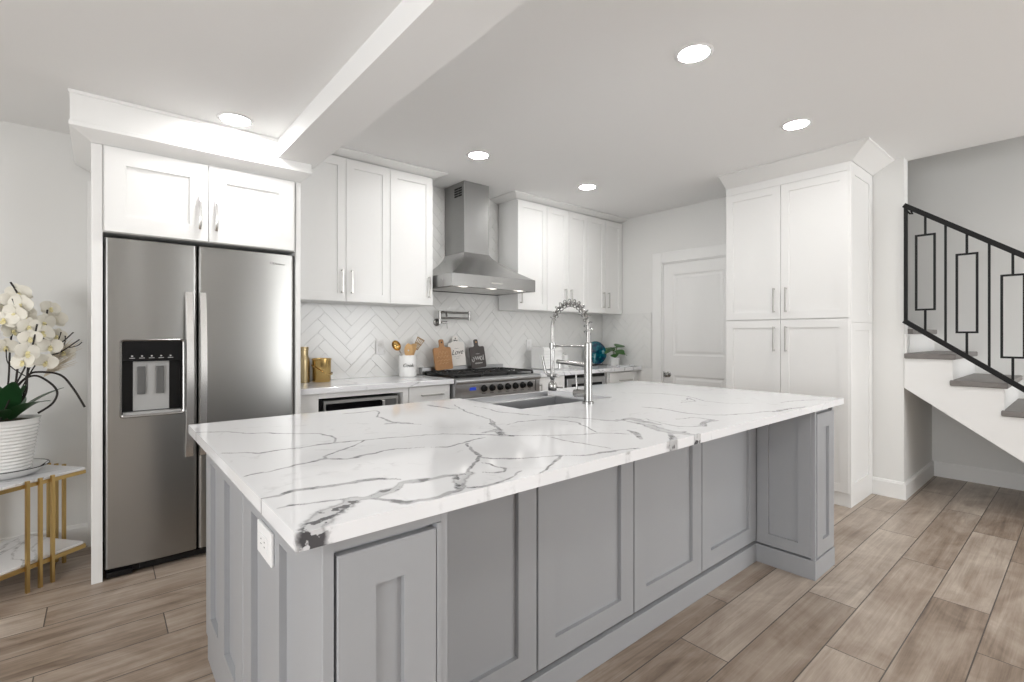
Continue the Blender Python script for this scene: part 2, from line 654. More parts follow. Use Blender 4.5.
struct(MB().box(-3.1, 6.0, -4.3, YB + 0.1, -0.1, 0.0).build('floor', floor_m))
struct(MB().box(-3.1, 0.83, -4.3, YB + 0.1, ZL, ZL + 0.1).build('ceiling', ceil_m))
c = MB()
c.box(1.06, XR, -4.3, YB + 0.1, ZR, ZR + 0.1)
c.box(XR, XR + 0.12, -4.3, 0.95, ZR, ZR + 0.1)
c.box(XR + 0.12, 6.0, -4.3, -1.7, ZR, ZR + 0.1)
struct(c.build('ceiling', ceil_m))
struct(MB().box(XR + 0.12, 6.0, -1.7, YB + 0.1, 4.95, 5.05).build('ceiling', ceil_m))
struct(MB().box(0.83, 1.06, -4.3, 3.58, 2.36, 2.76).build('trim_1', ceil_m))
struct(MB().box(-3.1, XR + 0.12, YB, YB + 0.1, 0, 2.8).build('wall_back', wall_m))
# left wall; its opening is added to let fill light in
w = MB()
for y0, y1, z0, z1 in ((-4.3, -1.7, 0, 2.6), (1.3, YB, 0, 2.6), (-1.7, 1.3, 0, 0.55), (-1.7, 1.3, 2.2, 2.6)):
    w.box(-3.1, -3.0, y0, y1, z0, z1)
struct(w.build('wall_left', wall_m))
# rear wall; its two openings are added, the narrow one for a fridge reflection
w = MB()
for x0, x1, z0, z1 in ((-3.1, 2.12, 0, 2.8), (2.48, 3.4, 0, 2.8), (5.6, 6.0, 0, 2.8), (3.4, 5.6, 2.4, 2.8), (3.4, 5.6, 0, 0.2), (2.12, 2.48, 0, 0.2), (2.12, 2.48, 2.4, 2.8)):
    w.box(x0, x1, -4.3, -4.2, z0, z1)
struct(w.build('wall_rear', wall_m))
f = MB()
for x in (3.4, 4.5, 5.55):
    f.box(x, x + 0.05, -4.26, -4.21, 0.2, 2.4)
f.box(3.4, 5.6, -4.26, -4.21, 0.2, 0.26)
f.box(3.4, 5.6, -4.26, -4.21, 2.34, 2.4)
struct(f.build('added_window_1', trim_m))  # unseen rear window frame, added to go with the rear fill light
f = MB()
for y in (-1.7, -0.22, 1.25):
    f.box(-3.07, -3.02, y, y + 0.05, 0.55, 2.2)
f.box(-3.07, -3.02, -1.7, 1.3, 0.55, 0.6)
f.box(-3.07, -3.02, -1.7, 1.3, 2.15, 2.2)
struct(f.build('added_window_2', trim_m))  # unseen left window frame, added to go with the left fill light
# wall with the door, ending in the white return beside the stairs
DY0, DY1, DZ = 2.255, 3.085, 2.072
w = MB()
w.box(XR, XR + 0.12, 0.95, DY0, 0, ZR)
w.box(XR, XR + 0.12, DY1, YB, 0, ZR)
w.box(XR, XR + 0.12, DY0, DY1, DZ, ZR)
struct(w.build('wall_right', wall_m))
w = MB()
w.box(XR + 0.12, XR + 0.14, 1.3, YB + 0.1, ZR, 5.0)
w.box(XR + 0.12, 6.0, YB, YB + 0.1, 0, 5.0)
w.box(XR + 0.12, 6.0, -1.8, -1.7, ZR, 5.0)
w.box(XR + 0.11, XR + 0.12, -1.7, 1.3, ZR + 0.1, 5.0)
struct(w.build('wall_stairwell', wall_m))
struct(MB().box(XS, XS + 0.1, -4.3, YB, 0, 5.0).build('wall_stairs', wall_m))
# wall closing the space under the stairs
struct(MB().prism([(XR + 0.12, 0.95, 0), (XR + 0.12, 1.0, 0), (XR + 0.12, 1.0, 0.88), (XR + 0.12, 0.95, 0.84)], (XS - XR - 0.12, 0, 0)).build('wall_understairs', wall_m))


def baseboard(name, a, b, n, h=0.135, th=0.016):
    a, b, n = Vector((*a, 0)), Vector((*b, 0)), Vector((*n, 0))
    prof = [(0, 0), (th, 0), (th, h - 0.02), (th - 0.004, h - 0.012), (th - 0.006, h - 0.004), (0.004, h), (0, h)]
    pts = [tuple(a + n * x + Vector((0, 0, z))) for x, z in prof]
    return struct(MB().prism(pts, b - a).build(name, trim_m, bevel=0))


baseboard('baseboard_back', (-3.0, YB), (-0.062, YB), (0, -1))
baseboard('baseboard_left', (-3.0, -4.2), (-3.0, YB), (1, 0))
baseboard('baseboard_return', (XR, 0.9505), (XR, 1.15), (-1, 0))
baseboard('baseboard_understairs', (XR - 0.016, 0.95), (XS, 0.95), (0, -1))
baseboard('baseboard_stairs', (XS, 0.934), (XS, -4.2), (-1, 0))

# --- door
d = MB()
W, o_ = DY1 - DY0 - 0.008, (XR + 0.05, DY1 - 0.004, 0.008)
d1 = MB()
H = DZ - 0.012
s, n = Vector((0, -1, 0)), Vector((-1, 0, 0))
o0 = Vector(o_)


def pt(a, b, dd):
    return tuple(o0 + s * a + Vector((0, 0, b)) + n * dd)


# slab built face by face with two moulded panels
bm_ = d1
zs = [(0.22, 0.83), (1.05, 1.93)]
aa = (0.125, W - 0.125)
back = [bm_.v(pt(a, b, 0)) for a, b in ((0, 0), (W, 0), (W, H), (0, H))]
fr = [bm_.v(pt(a, b, 0.036)) for a, b in ((0, 0), (W, 0), (W, H), (0, H))]
bm_.face(back[::-1])
for i in range(4):
    j = (i + 1) % 4
    bm_.face([back[i], back[j], fr[j], fr[i]])
inn = []
for z0, z1 in zs:
    loops = []
    for ins, dep in ((0, 0.036), (0.010, 0.028), (0.022, 0.026), (0.045, 0.034)):
        loops.append([bm_.v(pt(a, b, dep)) for a, b in ((aa[0] + ins, z0 + ins), (aa[1] - ins, z0 + ins), (aa[1] - ins, z1 - ins), (aa[0] + ins, z1 - ins))])
    for A, B in zip(loops[:-1], loops[1:]):
        for i in range(4):
            j = (i + 1) % 4
            bm_.face([A[i], A[j], B[j], B[i]])
    bm_.face(loops[-1])
    inn.append(loops[0])
A, B = inn
bm_.face([fr[0], fr[1], A[1], A[0]])
bm_.face([fr[1], fr[2], B[2], B[1], A[2], A[1]])
bm_.face([fr[2], fr[3], B[3], B[2]])
bm_.face([fr[3], fr[0], A[0], A[3], B[0], B[3]])
bm_.face([A[3], A[2], B[1], B[0]])
door = struct(d1.build('door_1', trim_m))
ky, kz = 3.012, 0.845
k = MB()
k.lathe([(0.0, 0.0), (0.030, 0.0), (0.030, -0.006), (0.026, -0.010), (0.012, -0.012), (0.011, -0.034), (0.020, -0.040), (0.027, -0.050), (0.027, -0.058), (0.018, -0.066), (0.0, -0.067)], (XR + 0.014, ky, kz), 24, 'x')
k.build('door_knob', knob_m, door, smooth=40)
MB().box(XR + 0.006, XR + 0.014, DY1 - 0.004 - 0.012, DY1 - 0.005, kz - 0.03, kz + 0.03).build('latch_plate', knob_m, door)
c = MB()
CW = 0.115
for y0, y1, z0, z1 in ((DY1, DY1 + CW, 0, DZ + CW), (DY0 - CW, DY0, 0, DZ + CW), (DY0, DY1, DZ, DZ + CW)):
    c.box(XR - 0.018, XR, y0, y1, z0, z1)
for y0, y1, z0, z1 in ((DY1, DY1 + 0.02, 0, DZ + 0.02), (DY0, DY1, DZ, DZ + 0.02)):
    c.box(XR - 0.001, XR + 0.012, y0 - (0.012 if y0 == DY1 else 0), y1 - 0.015, z0 - (0.012 if z0 == DZ else 0), z1 - 0.012)
struct(c.build('trim_2', trim_m, bevel=0.004))
struct(MB().box(-0.062, -0.040, 3.885, 3.938, 0.0, 2.2).build('trim_3', trim_m, bevel=0.002))


# --- herringbone splashback tiles: real tiles on a grout bed
def clip(poly, x0, x1, y0, y1):
    def cut(ps, f, inter):
        out = []
        for i, p in enumerate(ps):
            q = ps[(i + 1) % len(ps)]
            a, b = f(p), f(q)
            if a:
                out.append(p)
            if a != b:
                out.append(inter(p, q))
        return out
    def ix(v):
        return lambda p, q: (v, p[1] + (q[1] - p[1]) * (v - p[0]) / (q[0] - p[0]))
    def iy(v):
        return lambda p, q: (p[0] + (q[0] - p[0]) * (v - p[1]) / (q[1] - p[1]), v)
    for f, it in ((lambda p: p[0] >= x0, ix(x0)), (lambda p: p[0] <= x1, ix(x1)), (lambda p: p[1] >= y0, iy(y0)), (lambda p: p[1] <= y1, iy(y1))):
        if len(poly) < 3:
            return []
        poly = cut(poly, f, it)
    return poly


def herringbone(b, rects, to3, W=0.0765, n=4, gap=0.0013, th=0.0045):
    L = n * W
    ca = math.sqrt(0.5)
    xs = [r for q in rects for r in q[:2]]
    zs = [r for q in rects for r in q[2:]]
    R = int((max(xs) - min(xs) + max(zs) - min(zs)) / W) + 12
    cx, cz = (min(xs) + max(xs)) / 2, (min(zs) + max(zs)) / 2
    for mi in range(-R // n, R // n + 1):
        for k in range(-R, R + 1):
            bx, by = (mi * 2 * n + k) * W, k * W
            for (x, y, w, h) in ((bx, by, L, W), (bx + n * W, by - (n - 1) * W, W, L)):
                g = gap / 2
                q = [(x + g, y + g), (x + w - g, y + g), (x + w - g, y + h - g), (x + g, y + h - g)]
                q = [(cx + (p[0] - p[1]) * ca, cz + (p[0] + p[1]) * ca) for p in q]
                for (x0, x1, z0, z1) in rects:
                    if max(p[0] for p in q) < x0 or min(p[0] for p in q) > x1 or max(p[1] for p in q) < z0 or min(p[1] for p in q) > z1:
                        continue
                    c_ = clip(q, x0, x1, z0, z1)
                    if len(c_) >= 3:
                        mx = sum(p[0] for p in c_) / len(c_)
                        mz = sum(p[1] for p in c_) / len(c_)
                        top = [(mx + (p[0] - mx) * 0.992, mz + (p[1] - mz) * 0.992) for p in c_]
                        b.rings([[to3(p[0], p[1], 0.001) for p in c_], [to3(p[0], p[1], th - 0.0008) for p in c_], [to3(p[0], p[1], th) for p in top]])


b = MB()
UB = 1.528          # underside of the wall cabinets
herringbone(b, [(0.99, 2.165, 0.921, UB), (2.165, 3.115, 0.921, ZR - 0.01), (3.115, 4.762, 0.921, UB)], lambda a, z, t: (a, YB - 0.004 - t, z))
tiles = struct(b.build('wall_tiles', tile_m))
g = MB()
g.box(0.985, 2.165, YB - 0.005, YB - 0.001, 0.90, UB)
g.box(2.165, 3.115, YB - 0.005, YB - 0.001, 0.90, ZR - 0.002)
g.box(3.115, 4.768, YB - 0.005, YB - 0.001, 0.90, UB)
struct(g.build('wall_grout', grout_m))
b = MB()
herringbone(b, [(3.225, 3.928, 0.921, UB)], lambda a, z, t: (XR - 0.004 - t, a, z))
struct(b.build('wall_tiles', tile_m))
struct(MB().box(XR - 0.005, XR - 0.001, 3.222, 3.93, 0.90, UB + 0.002).build('wall_grout', grout_m))

# ================================================================== STAIRS
st = thing('staircase', (5.29, 0.0, 0.0), 'white staircase with grey-brown wooden treads rising behind the black railing', 'stairs')
RISE, RUN, NY0, NZ0 = 0.19, 0.268, 0.378, 0.945
K0, K1 = -4, 2
prof = []
zb = lambda y: 0.868 - 0.704 * (0.95 - y)
str_pts = []
for k in range(K0, K1 + 1):
    y, z = NY0 + RUN * k + 0.02, NZ0 + RISE * k - 0.042
    str_pts += [(y, z - RISE + 0.042 if k > K0 else 0.0), (y, z)]
yend = 0.948
str_pts = [p for p in str_pts if p[0] < yend]
str_pts.append((yend, str_pts[-1][1]))
str_pts.append((yend, zb(yend)))
str_pts.append((0.95 - 0.868 / 0.704, 0.0))
for nm, x0, x1 in (('stringer', XR + 0.002, XR + 0.035), ('stringer', XS - 0.03, XS - 0.002)):
    # sawtooth plate, split in quads so that it stays clean
    q = MB()
    q.prism([(x0, y, z) for y, z in str_pts], (x1 - x0, 0, 0))
    q.build(nm, trim_m, st)
q = MB()
y0_ = 0.95 - 0.868 / 0.704
q.prism([(XR + 0.036, y0_ + 0.02, 0.0), (XR + 0.036, 0.946, zb(0.946)), (XR + 0.036, 0.946, zb(0.946) + 0.02), (XR + 0.036, y0_ - 0.01, 0.0)], (XS - XR - 0.07, 0, 0))
q.build('soffit', wall_m, st)
for k in range(K0, K1 + 1):
    y, z = NY0 + RUN * k, NZ0 + RISE * k
    MB().box(XR - 0.018 if y < 0.9 else XR + 0.125, XS - 0.002, y, min(y + RUN + 0.035, 0.946) if y < 0.9 else y + RUN + 0.03, z - 0.04, z).build('tread', tread_m, st, bevel=0.008, seg=3)
    MB().box(XR + 0.036 if y < 0.9 else XR + 0.125, XS - 0.031, y + 0.022, y + 0.038, z - RISE + 0.001, z - 0.041).build('riser', trim_m, st)

rl = thing('stair_railing', (XR + 0.01, 0.2, 0.9), 'black iron stair railing with rectangular loops between the bars', 'railing')
RX = XR - 0.034
zt = lambda y: 2.273 - 0.733 * (0.939 - y)
zl = lambda y: 1.384 - 0.743 * (0.939 - y)
YE = -0.86
MB().bar((RX, 0.942, zt(0.942)), (RX, YE, zt(YE)), 0.030, 0.034, (1, 0, 0)).build('top_rail', rail_m, rl, bevel=0.003)
MB().bar((RX, 0.942, zl(0.942)), (RX, YE, zl(YE)), 0.030, 0.034, (1, 0, 0)).build('bottom_rail', rail_m, rl, bevel=0.003)
MB().box(RX - 0.011, RX + 0.011, 0.920, 0.942, zl(0.93), zt(0.93)).build('end_post', rail_m, rl)
MB().box(RX - 0.02, RX + 0.02, YE - 0.02, YE + 0.02, 0, zt(YE) + 0.03).build('newel_post', rail_m, rl, bevel=0.002)
MB().tube([(RX, 0.935, zt(0.935) - 0.03), (RX, 0.905, zt(0.905) - 0.045), (RX, 0.89, zt(0.89) - 0.04), (RX, 0.90, zt(0.90) - 0.02)], 0.006).build('bracket', rail_m, rl)
for i in range(7):
    yc = 0.815 - 0.2302 * i
    zc = 1.747 - 0.1723 * i
    hw, hh, t = 0.0535, 0.280, 0.0068
    b = MB()
    b.box(RX - t, RX + t, yc - hw - t, yc - hw + t, zc - hh - t, zc + hh + t)
    b.box(RX - t, RX + t, yc + hw - t, yc + hw + t, zc - hh - t, zc + hh + t)
    b.box(RX - t, RX + t, yc - hw + t, yc + hw - t, zc + hh - t, zc + hh + t)
    b.box(RX - t, RX + t, yc - hw + t, yc + hw - t, zc - hh - t, zc - hh + t)
    b.box(RX - t, RX + t, yc - t, yc + t, zc + hh + t, zt(yc) - 0.012)
    b.box(RX - t, RX + t, yc - t, yc + t, zl(yc) + 0.012, zc - hh - t)
    b.build('rectangular_loop', rail_m, rl)
    yb = yc - 0.115
    MB().box(RX - t, RX + t, yb - t, yb + t, zl(yb) + 0.012, zt(yb) - 0.012).build('baluster', rail_m, rl)

# ================================================================== RECESSED LAMPS
LAMPS = [(0.574, 3.075, ZL, 'recessed ceiling light above the refrigerator left of the beam'),
         (2.225, 1.262, ZR, 'round recessed ceiling light nearest the camera above the island'),
         (3.485, 1.255, ZR, 'round recessed ceiling light in front of the tall pantry cabinet'),
         (2.215, 3.035, ZR, 'recessed ceiling light left of the range hood chimney'),
         (3.460, 3.030, ZR, 'recessed ceiling light above the wall cabinets right of the hood'),
         (2.215, -0.5, ZR, 'recessed fill light added out of view behind the camera, first row, middle'),  # this lamp and all below are unseen, added to brighten the room
         (3.480, -0.5, ZR, 'recessed fill light added out of view behind the camera, first row, stair side'),
         (2.215, -2.3, ZR, 'recessed fill light added out of view, far row by the rear wall, middle'),
         (3.480, -2.3, ZR, 'recessed fill light added out of view, far row by the rear wall, stair side'),
         (0.10, -0.6, ZL, 'recessed fill light added out of view left of the beam, right above the camera'),
         (-1.5, -0.6, ZL, 'recessed fill light added out of view left of the beam, by the left wall'),
         (-1.3, 1.5, ZL, 'recessed fill light added out of view left of the beam, in front of the side table'),
         (-0.5, -2.5, ZL, 'recessed fill light added out of view left of the beam, by the rear wall')]
for x, y, z, lb in LAMPS:
    t = thing('recessed_light', (x, y, z), lb, 'ceiling light', 'recessed ceiling lights')
    q = MB()
    q.lathe([(0.072, -0.001), (0.072, -0.005), (0.076, -0.007), (0.088, -0.006), (0.092, -0.001)], (x, y, z), 40)
    q.build('trim_ring', white_pl, t, smooth=50)
    MB().lathe([(0.0, -0.0015), (0.0715, -0.0015), (0.0715, -0.0045), (0.0, -0.0045)], (x, y, z), 40).build('lens', lens_m, t)

# ================================================================== FRIDGE WALL
FY = 3.288         # plane of the refrigerator surround
b = MB().box(-0.038, 0.007, FY, 3.936, 0, 2.255)
tag(b.build('fridge_side_panel', cab_m, bevel=0.002), 'tall white panel on the left side of the refrigerator', 'panel')
b = MB().box(0.955, 0.985, FY, 3.925, 0, 2.255)
tag(b.build('fridge_side_panel', cab_m, bevel=0.002), 'tall white panel between the refrigerator and the counter', 'panel')

oc = thing('overhead_cabinet', (0.477, 3.6, 1.80), 'white two-door cabinet above the refrigerator', 'cabinet')
MB().box(0.008, 0.952, FY + 0.004, 3.93, 1.808, 2.255).build('body', cab_m, oc)
for x0, x1, hx in ((0.013, 0.472, 0.431), (0.475, 0.940, 0.512)):
    dr = MB().shaker((x0, FY + 0.003, 1.810), (1, 0, 0), (0, -1, 0), x1 - x0, 2.250 - 1.810, 0.088, 0.022, 0.010).build('door', cab_m, oc)
    pull(dr, (hx, FY - 0.019, 1.970), (0, 0, 1), (0, -1, 0), 0.18, bow=True, m=bright_steel, w=0.016)
# boxed crown running up to the lower ceiling
r0 = [(-0.038, FY, 2.257), (0.985, FY, 2.257), (0.985, 3.93, 2.257), (-0.038, 3.93, 2.257)]
def ring(e, z):
    return [(-0.038 - e, FY - e, z), (0.985 + e * .55, FY - e, z), (0.985 + e * .55, 3.93, z), (-0.038 - e, 3.93, z)]
q = MB().rings([ring(0, 2.257), ring(0.006, 2.262), ring(0.075, 2.298), ring(0.082, 2.302), ring(0.082, 2.322), ring(0.078, 2.326), ring(0.078, 2.455), ring(0.084, 2.460), ring(0.084, 2.474)])
struct(q.build('trim_4', cab_m))

fr = thing('refrigerator', (0.48, 3.6, 0.0), 'stainless steel side-by-side refrigerator with a water dispenser', 'refrigerator')
MB().box(0.014, 0.945, 3.36, 3.925, 0.03, 1.785).build('body', dgrey_pl, fr)


def fridge_door(x0, x1, hole=None):
    """gently bowed door front built as a grid; optional dispenser opening"""
    z0, z1 = 0.055, 1.783
    yb = 3.352
    nx = 22
    w = x1 - x0
    def yf(x):
        t = (x - x0) / w
        e = min(t, 1 - t) * w
        y = 3.292 - 0.010 * (1 - (2 * t - 1) ** 2)
        if e < 0.012:
            y += 0.010 * (1 - e / 0.012) ** 2
        return y
    xs = sorted(set([x0, x0 + 0.003, x0 + 0.006, x0 + 0.009, x0 + 0.012, x1 - 0.012, x1 - 0.009, x1 - 0.006, x1 - 0.003, x1] + [x0 + w * i / nx for i in range(1, nx)] + ([hole[0], hole[1]] if hole else [])))
    zs = sorted(set([z0, z0 + 0.004, z1 - 0.004, z1] + ([hole[2], hole[3]] if hole else [])))
    b = MB()
    F = [[b.v((x, yf(x) + (0.004 if z in (z0, z1) else 0), z)) for x in xs] for z in zs]
    K = [[b.v((x, yb, z)) for x in (x0, x1)] for z in (z0, z1)]
    for j in range(len(zs) - 1):
        for i in range(len(xs) - 1):
            if hole and hole[0] - 1e-6 <= xs[i] < hole[1] - 1e-6 and hole[2] - 1e-6 <= zs[j] < hole[3] - 1e-6:
                continue
            b.face([F[j][i], F[j][i + 1], F[j + 1][i + 1], F[j + 1][i]])
    b.face([K[0][1], K[0][0], K[1][0], K[1][1]])
    b.face([K[0][0], K[0][1]] + F[0][::-1])
    b.face([K[1][1], K[1][0]] + F[-1])
    b.face([K[0][0]] + [r[0] for r in F] + [K[1][0]])
    b.face([K[1][1]] + [r[-1] for r in F][::-1] + [K[0][1]])
    return b


HX0, HX1, HZ0, HZ1 = 0.082, 0.352, 0.846, 1.246
ld = fridge_door(0.014, 0.4205, (HX0, HX1, HZ0, HZ1)).build('door', steel_v, fr, smooth=35)
ld['label'] = 'left door with the dispenser'
rd = fridge_door(0.4255, 0.945).build('door', steel_v, fr, smooth=35)
for dr, x0, x1 in ((ld, 0.361, 0.401), (rd, 0.428, 0.464)):
    b = MB()
    # flat handle bowing out from the door, blended to it at both ends
    zA, zB = 0.592, 1.516
    rings = []
    for i in range(25):
        t = i / 24
        z = zA + (zB - zA) * t
        o_ = 3.270 - 0.046 * math.sin(math.pi * t) ** 0.85
        rings.append([(x0, o_ + 0.012, z), (x0 + 0.003, o_, z), (x1 - 0.003, o_, z), (x1, o_ + 0.012, z), (x1 - 0.004, o_ + 0.018, z), (x0 + 0.004, o_ + 0.018, z)])
    b.rings(rings)
    b.build('handle', bright_steel, dr, smooth=30)
# dispenser
b = MB()
def rrect(x0, x1, z0, z1, r, y, n=5):
    P = []
    for cx, cz, a0 in ((x1 - r, z1 - r, 0), (x0 + r, z1 - r, 90), (x0 + r, z0 + r, 180), (x1 - r, z0 + r, 270)):
        for k in range(n + 1):
            a = math.radians(a0 + 90 * k / n)
            P.append((cx + r * math.cos(a), y, cz + r * math.sin(a)))
    return P
yfp = 3.280
b.rings([rrect(HX0 - 0.008, HX1 + 0.008, HZ0 - 0.010, HZ1 + 0.006, 0.016, 3.290), rrect(HX0 - 0.008, HX1 + 0.008, HZ0 - 0.010, HZ1 + 0.006, 0.016, yfp - 0.006), rrect(HX0 - 0.004, HX1 + 0.004, HZ0 - 0.006, HZ1 + 0.002, 0.014, yfp - 0.010), rrect(HX0 + 0.002, HX1 - 0.002, HZ0 + 0.004, HZ1 - 0.003, 0.012, yfp - 0.006), rrect(HX0 + 0.002, HX1 - 0.002, HZ0 + 0.004, HZ1 - 0.003, 0.012, 3.300)], cap=False)
disp = b.build('dispenser', pewter, ld, smooth=40)
b = MB()
b.box(HX0, HX1, 3.335, 3.345, HZ0, HZ1)
b.box(HX0, HX0 + 0.006, 3.29, 3.335, HZ0, HZ1)
b.box(HX1 - 0.006, HX1, 3.29, 3.335, HZ0, HZ1)
b.box(HX0 + 0.006, HX1 - 0.006, 3.29, 3.335, HZ1 - 0.006, HZ1)
b.build('dispenser_recess', black_p, ld)
MB().box(HX0 + 0.006, HX1 - 0.006, 3.284, 3.334, 1.135, HZ1 - 0.006).build('control_panel', black_g, ld)
b = MB()
for i in range(5):
    x = HX0 + 0.045 + i * 0.042
    b.box(x - 0.012, x + 0.012, 3.2825, 3.2838, 1.1495, 1.1525)
    b.box(x - 0.004, x + 0.004, 3.2825, 3.2838, 1.158, 1.165)
b.build('touch_icons', grey_pl, ld)
b = MB()
b.box(HX0 + 0.050, HX1 - 0.060, 3.318, 3.333, HZ0 + 0.02, 1.132)
b.box(HX0 + 0.006, HX1 - 0.006, 3.286, 3.333, HZ0 + 0.001, HZ0 + 0.016)
b.build('dispenser_tray', grey_pl, ld, bevel=0.002)
for x in (HX0 + 0.085, HX0 + 0.167):
    MB().box(x - 0.018, x + 0.018, 3.304, 3.316, 0.955, 1.105).build('paddle', dgrey_pl, ld, bevel=0.003)
b = MB()
b.box(0.020, 0.942, 3.325, 3.358, 0.008, 0.050)
b.box(0.16, 0.942, 3.312, 3.324, 0.012, 0.044)
b.build('grille', black_p, fr, bevel=0.003)
MB().box(0.022, 0.13, 3.300, 3.324, 0.004, 0.034).build('foot_cover', black_p, fr, bevel=0.004)
b = MB()
b.tube([(0.812 + 0.010 * math.cos(a), 3.2835, 1.722 + 0.006 * math.sin(a)) for a in [2 * math.pi * k / 16 for k in range(16)]], 0.0012, 5, closed=True)
b.build('emblem', dgrey_pl, rd)
text_into(rd, 'badge_lettering', 'Whirlpool', 0.017, chrome, frame_mat((0.853, 3.2835, 1.718), (1, 0, 0), (0, 0, 1)), shear=0.15)

# ================================================================== WALL CABINETS
UY, UT = 3.62, 2.604     # door plane and door top


def wall_cabinet(x0, x1, doors, label, handles):
    t = thing('wall_cabinet', ((x0 + x1) / 2, 3.78, UB), label, 'cabinet')
    MB().box(x0 + 0.0008, x1 - 0.0008, UY + 0.022, 3.925, UB, UT + 0.012).build('body', cab_m, t)
    for (a, b_), hx in zip(doors, handles):
        dr = MB().shaker((a + 0.0015, UY + 0.021, UB + 0.001), (1, 0, 0), (0, -1, 0), b_ - a - 0.003, UT - UB - 0.002, 0.062, 0.021, 0.009).build('door', cab_m, t)
        pull(dr, (hx, UY, 1.678), (0, 0, 1), (0, -1, 0), 0.178)
    return t


wall_cabinet(0.990, 1.770, [(0.990, 1.412), (1.412, 1.770)], 'white two-door wall cabinet between the refrigerator and the single-door one', (1.378, 1.452))
wall_cabinet(1.771, 2.163, [(1.771, 2.163)], 'white single-door wall cabinet left of the range hood', (2.118,))
wall_cabinet(3.118, 3.513, [(3.118, 3.513)], 'white single-door wall cabinet just right of the range hood', (3.150,))
wall_cabinet(3.514, 4.146, [(3.514, 3.830), (3.830, 4.146)], 'white two-door wall cabinet second from the corner, above the bread box', (3.775, 3.866))
wall_cabinet(4.147, 4.752, [(4.147, 4.450), (4.450, 4.752)], 'white two-door wall cabinet in the corner above the teal plate', (4.405, 4.492))
MB_ = MB
struct(MB().box(4.7535, 4.7685, UY + 0.01, 3.925, UB, UT + 0.012).build('trim_5', cab_m))


def crown(name, path, prof, closed_ends=True):
    """mitred moulding: path of (x, y, outward corner dir), prof of (out, z)"""
    b = MB()
    rings = []
    for (x, y), (nx, ny) in path:
        rings.append([(x + nx * o_, y + ny * o_, z) for o_, z in prof])
    b.rings(rings)
    return struct(b.build(name, cab_m))


CP = [(0.0, 2.6165), (0.022, 2.6165), (0.030, 2.620), (0.092, 2.641), (0.104, 2.645), (0.100, 2.6545), (0.0, 2.6545)]
yf = UY + 0.022
crown('trim_6', [((0.995, yf), (0, -1)), ((2.163, yf), (1, -1)), ((2.163, 3.93), (1, 0))],
      [(o_, z) for o_, z in CP])
crown('trim_7', [((3.118, 3.93), (-1, 0)), ((3.118, yf), (-1, -1)), ((4.765, yf), (0, -1))], CP)

# ================================================================== BASE CABINETS AND WORKTOPS
CY = 3.385        # front of the base cabinet doors


def pucks():
    pass


def base_box(x0, x1, label, name='base_cabinet', body=True):
    t = thing(name, ((x0 + x1) / 2, 3.65, 0), label, 'cabinet')
    if body:
        MB().box(x0 + 0.0008, x1 - 0.0008, CY + 0.022, 3.93, 0.10, 0.878).build('body', cab_m, t)
    MB().box(x0 + 0.0008, x1 - 0.0008, CY + 0.08, 3.93, 0.0, 0.099).build('toe_kick', cab_m, t)
    return t


# left run: narrow filler, microwave unit, drawer unit
t = base_box(0.987, 1.808, 'white base cabinet that holds the built-in microwave', body=False)
b = MB()
b.box(0.988, 1.13, CY, 3.93, 0.10, 0.878)
b.box(1.762, 1.807, CY, 3.93, 0.10, 0.878)
b.box(1.131, 1.761, CY, 3.93, 0.842, 0.878)
b.box(1.131, 1.761, CY + 0.022, 3.93, 0.10, 0.44)
b.box(1.131, 1.761, 3.90, 3.93, 0.441, 0.841)
b.build('body', cab_m, t)
dr = MB().shaker((1.135, CY + 0.021, 0.105), (1, 0, 0), (0, -1, 0), 0.622, 0.33, 0.06).build('drawer', cab_m, t)
pull(dr, (1.446, CY, 0.36), (1, 0, 0), (0, -1, 0), 0.18)
mw = thing('microwave', (1.446, 3.6, 0.442), 'black-fronted built-in microwave with a steel trim in the left base cabinet', 'microwave')
MB().box(1.150, 1.742, 3.44, 3.86, 0.4425, 0.822).build('body', black_p, mw)
b = MB()
b.box(1.172, 1.732, 3.405, 3.4395, 0.797, 0.818)
b.box(1.172, 1.186, 3.405, 3.4395, 0.452, 0.7965)
b.box(1.716, 1.732, 3.405, 3.4395, 0.452, 0.7965)
b.box(1.1865, 1.7155, 3.405, 3.4395, 0.452, 0.470)
b.build('trim_frame', nickel, mw)
MB().box(1.187, 1.590, 3.412, 3.4395, 0.471, 0.796).build('door', black_g, mw)
MB().box(1.617, 1.715, 3.412, 3.4395, 0.471, 0.796).build('control_panel', dgrey_pl, mw)
MB().box(1.5925, 1.6145, 3.380, 3.4395, 0.49, 0.795).build('handle', bright_steel, mw, bevel=0.004)

t = base_box(1.809, 2.190, 'white base cabinet with one drawer left of the range')
dr = MB().shaker((1.815, CY + 0.021, 0.715), (1, 0, 0), (0, -1, 0), 0.368, 0.158, 0.045).build('drawer', cab_m, t)
pull(dr, (2.012, CY, 0.803), (1, 0, 0), (0, -1, 0), 0.20)
dr = MB().shaker((1.815, CY + 0.021, 0.105), (1, 0, 0), (0, -1, 0), 0.368, 0.604, 0.06).build('door', cab_m, t)
pull(dr, (2.14, CY, 0.60), (0, 0, 1), (0, -1, 0), 0.18)

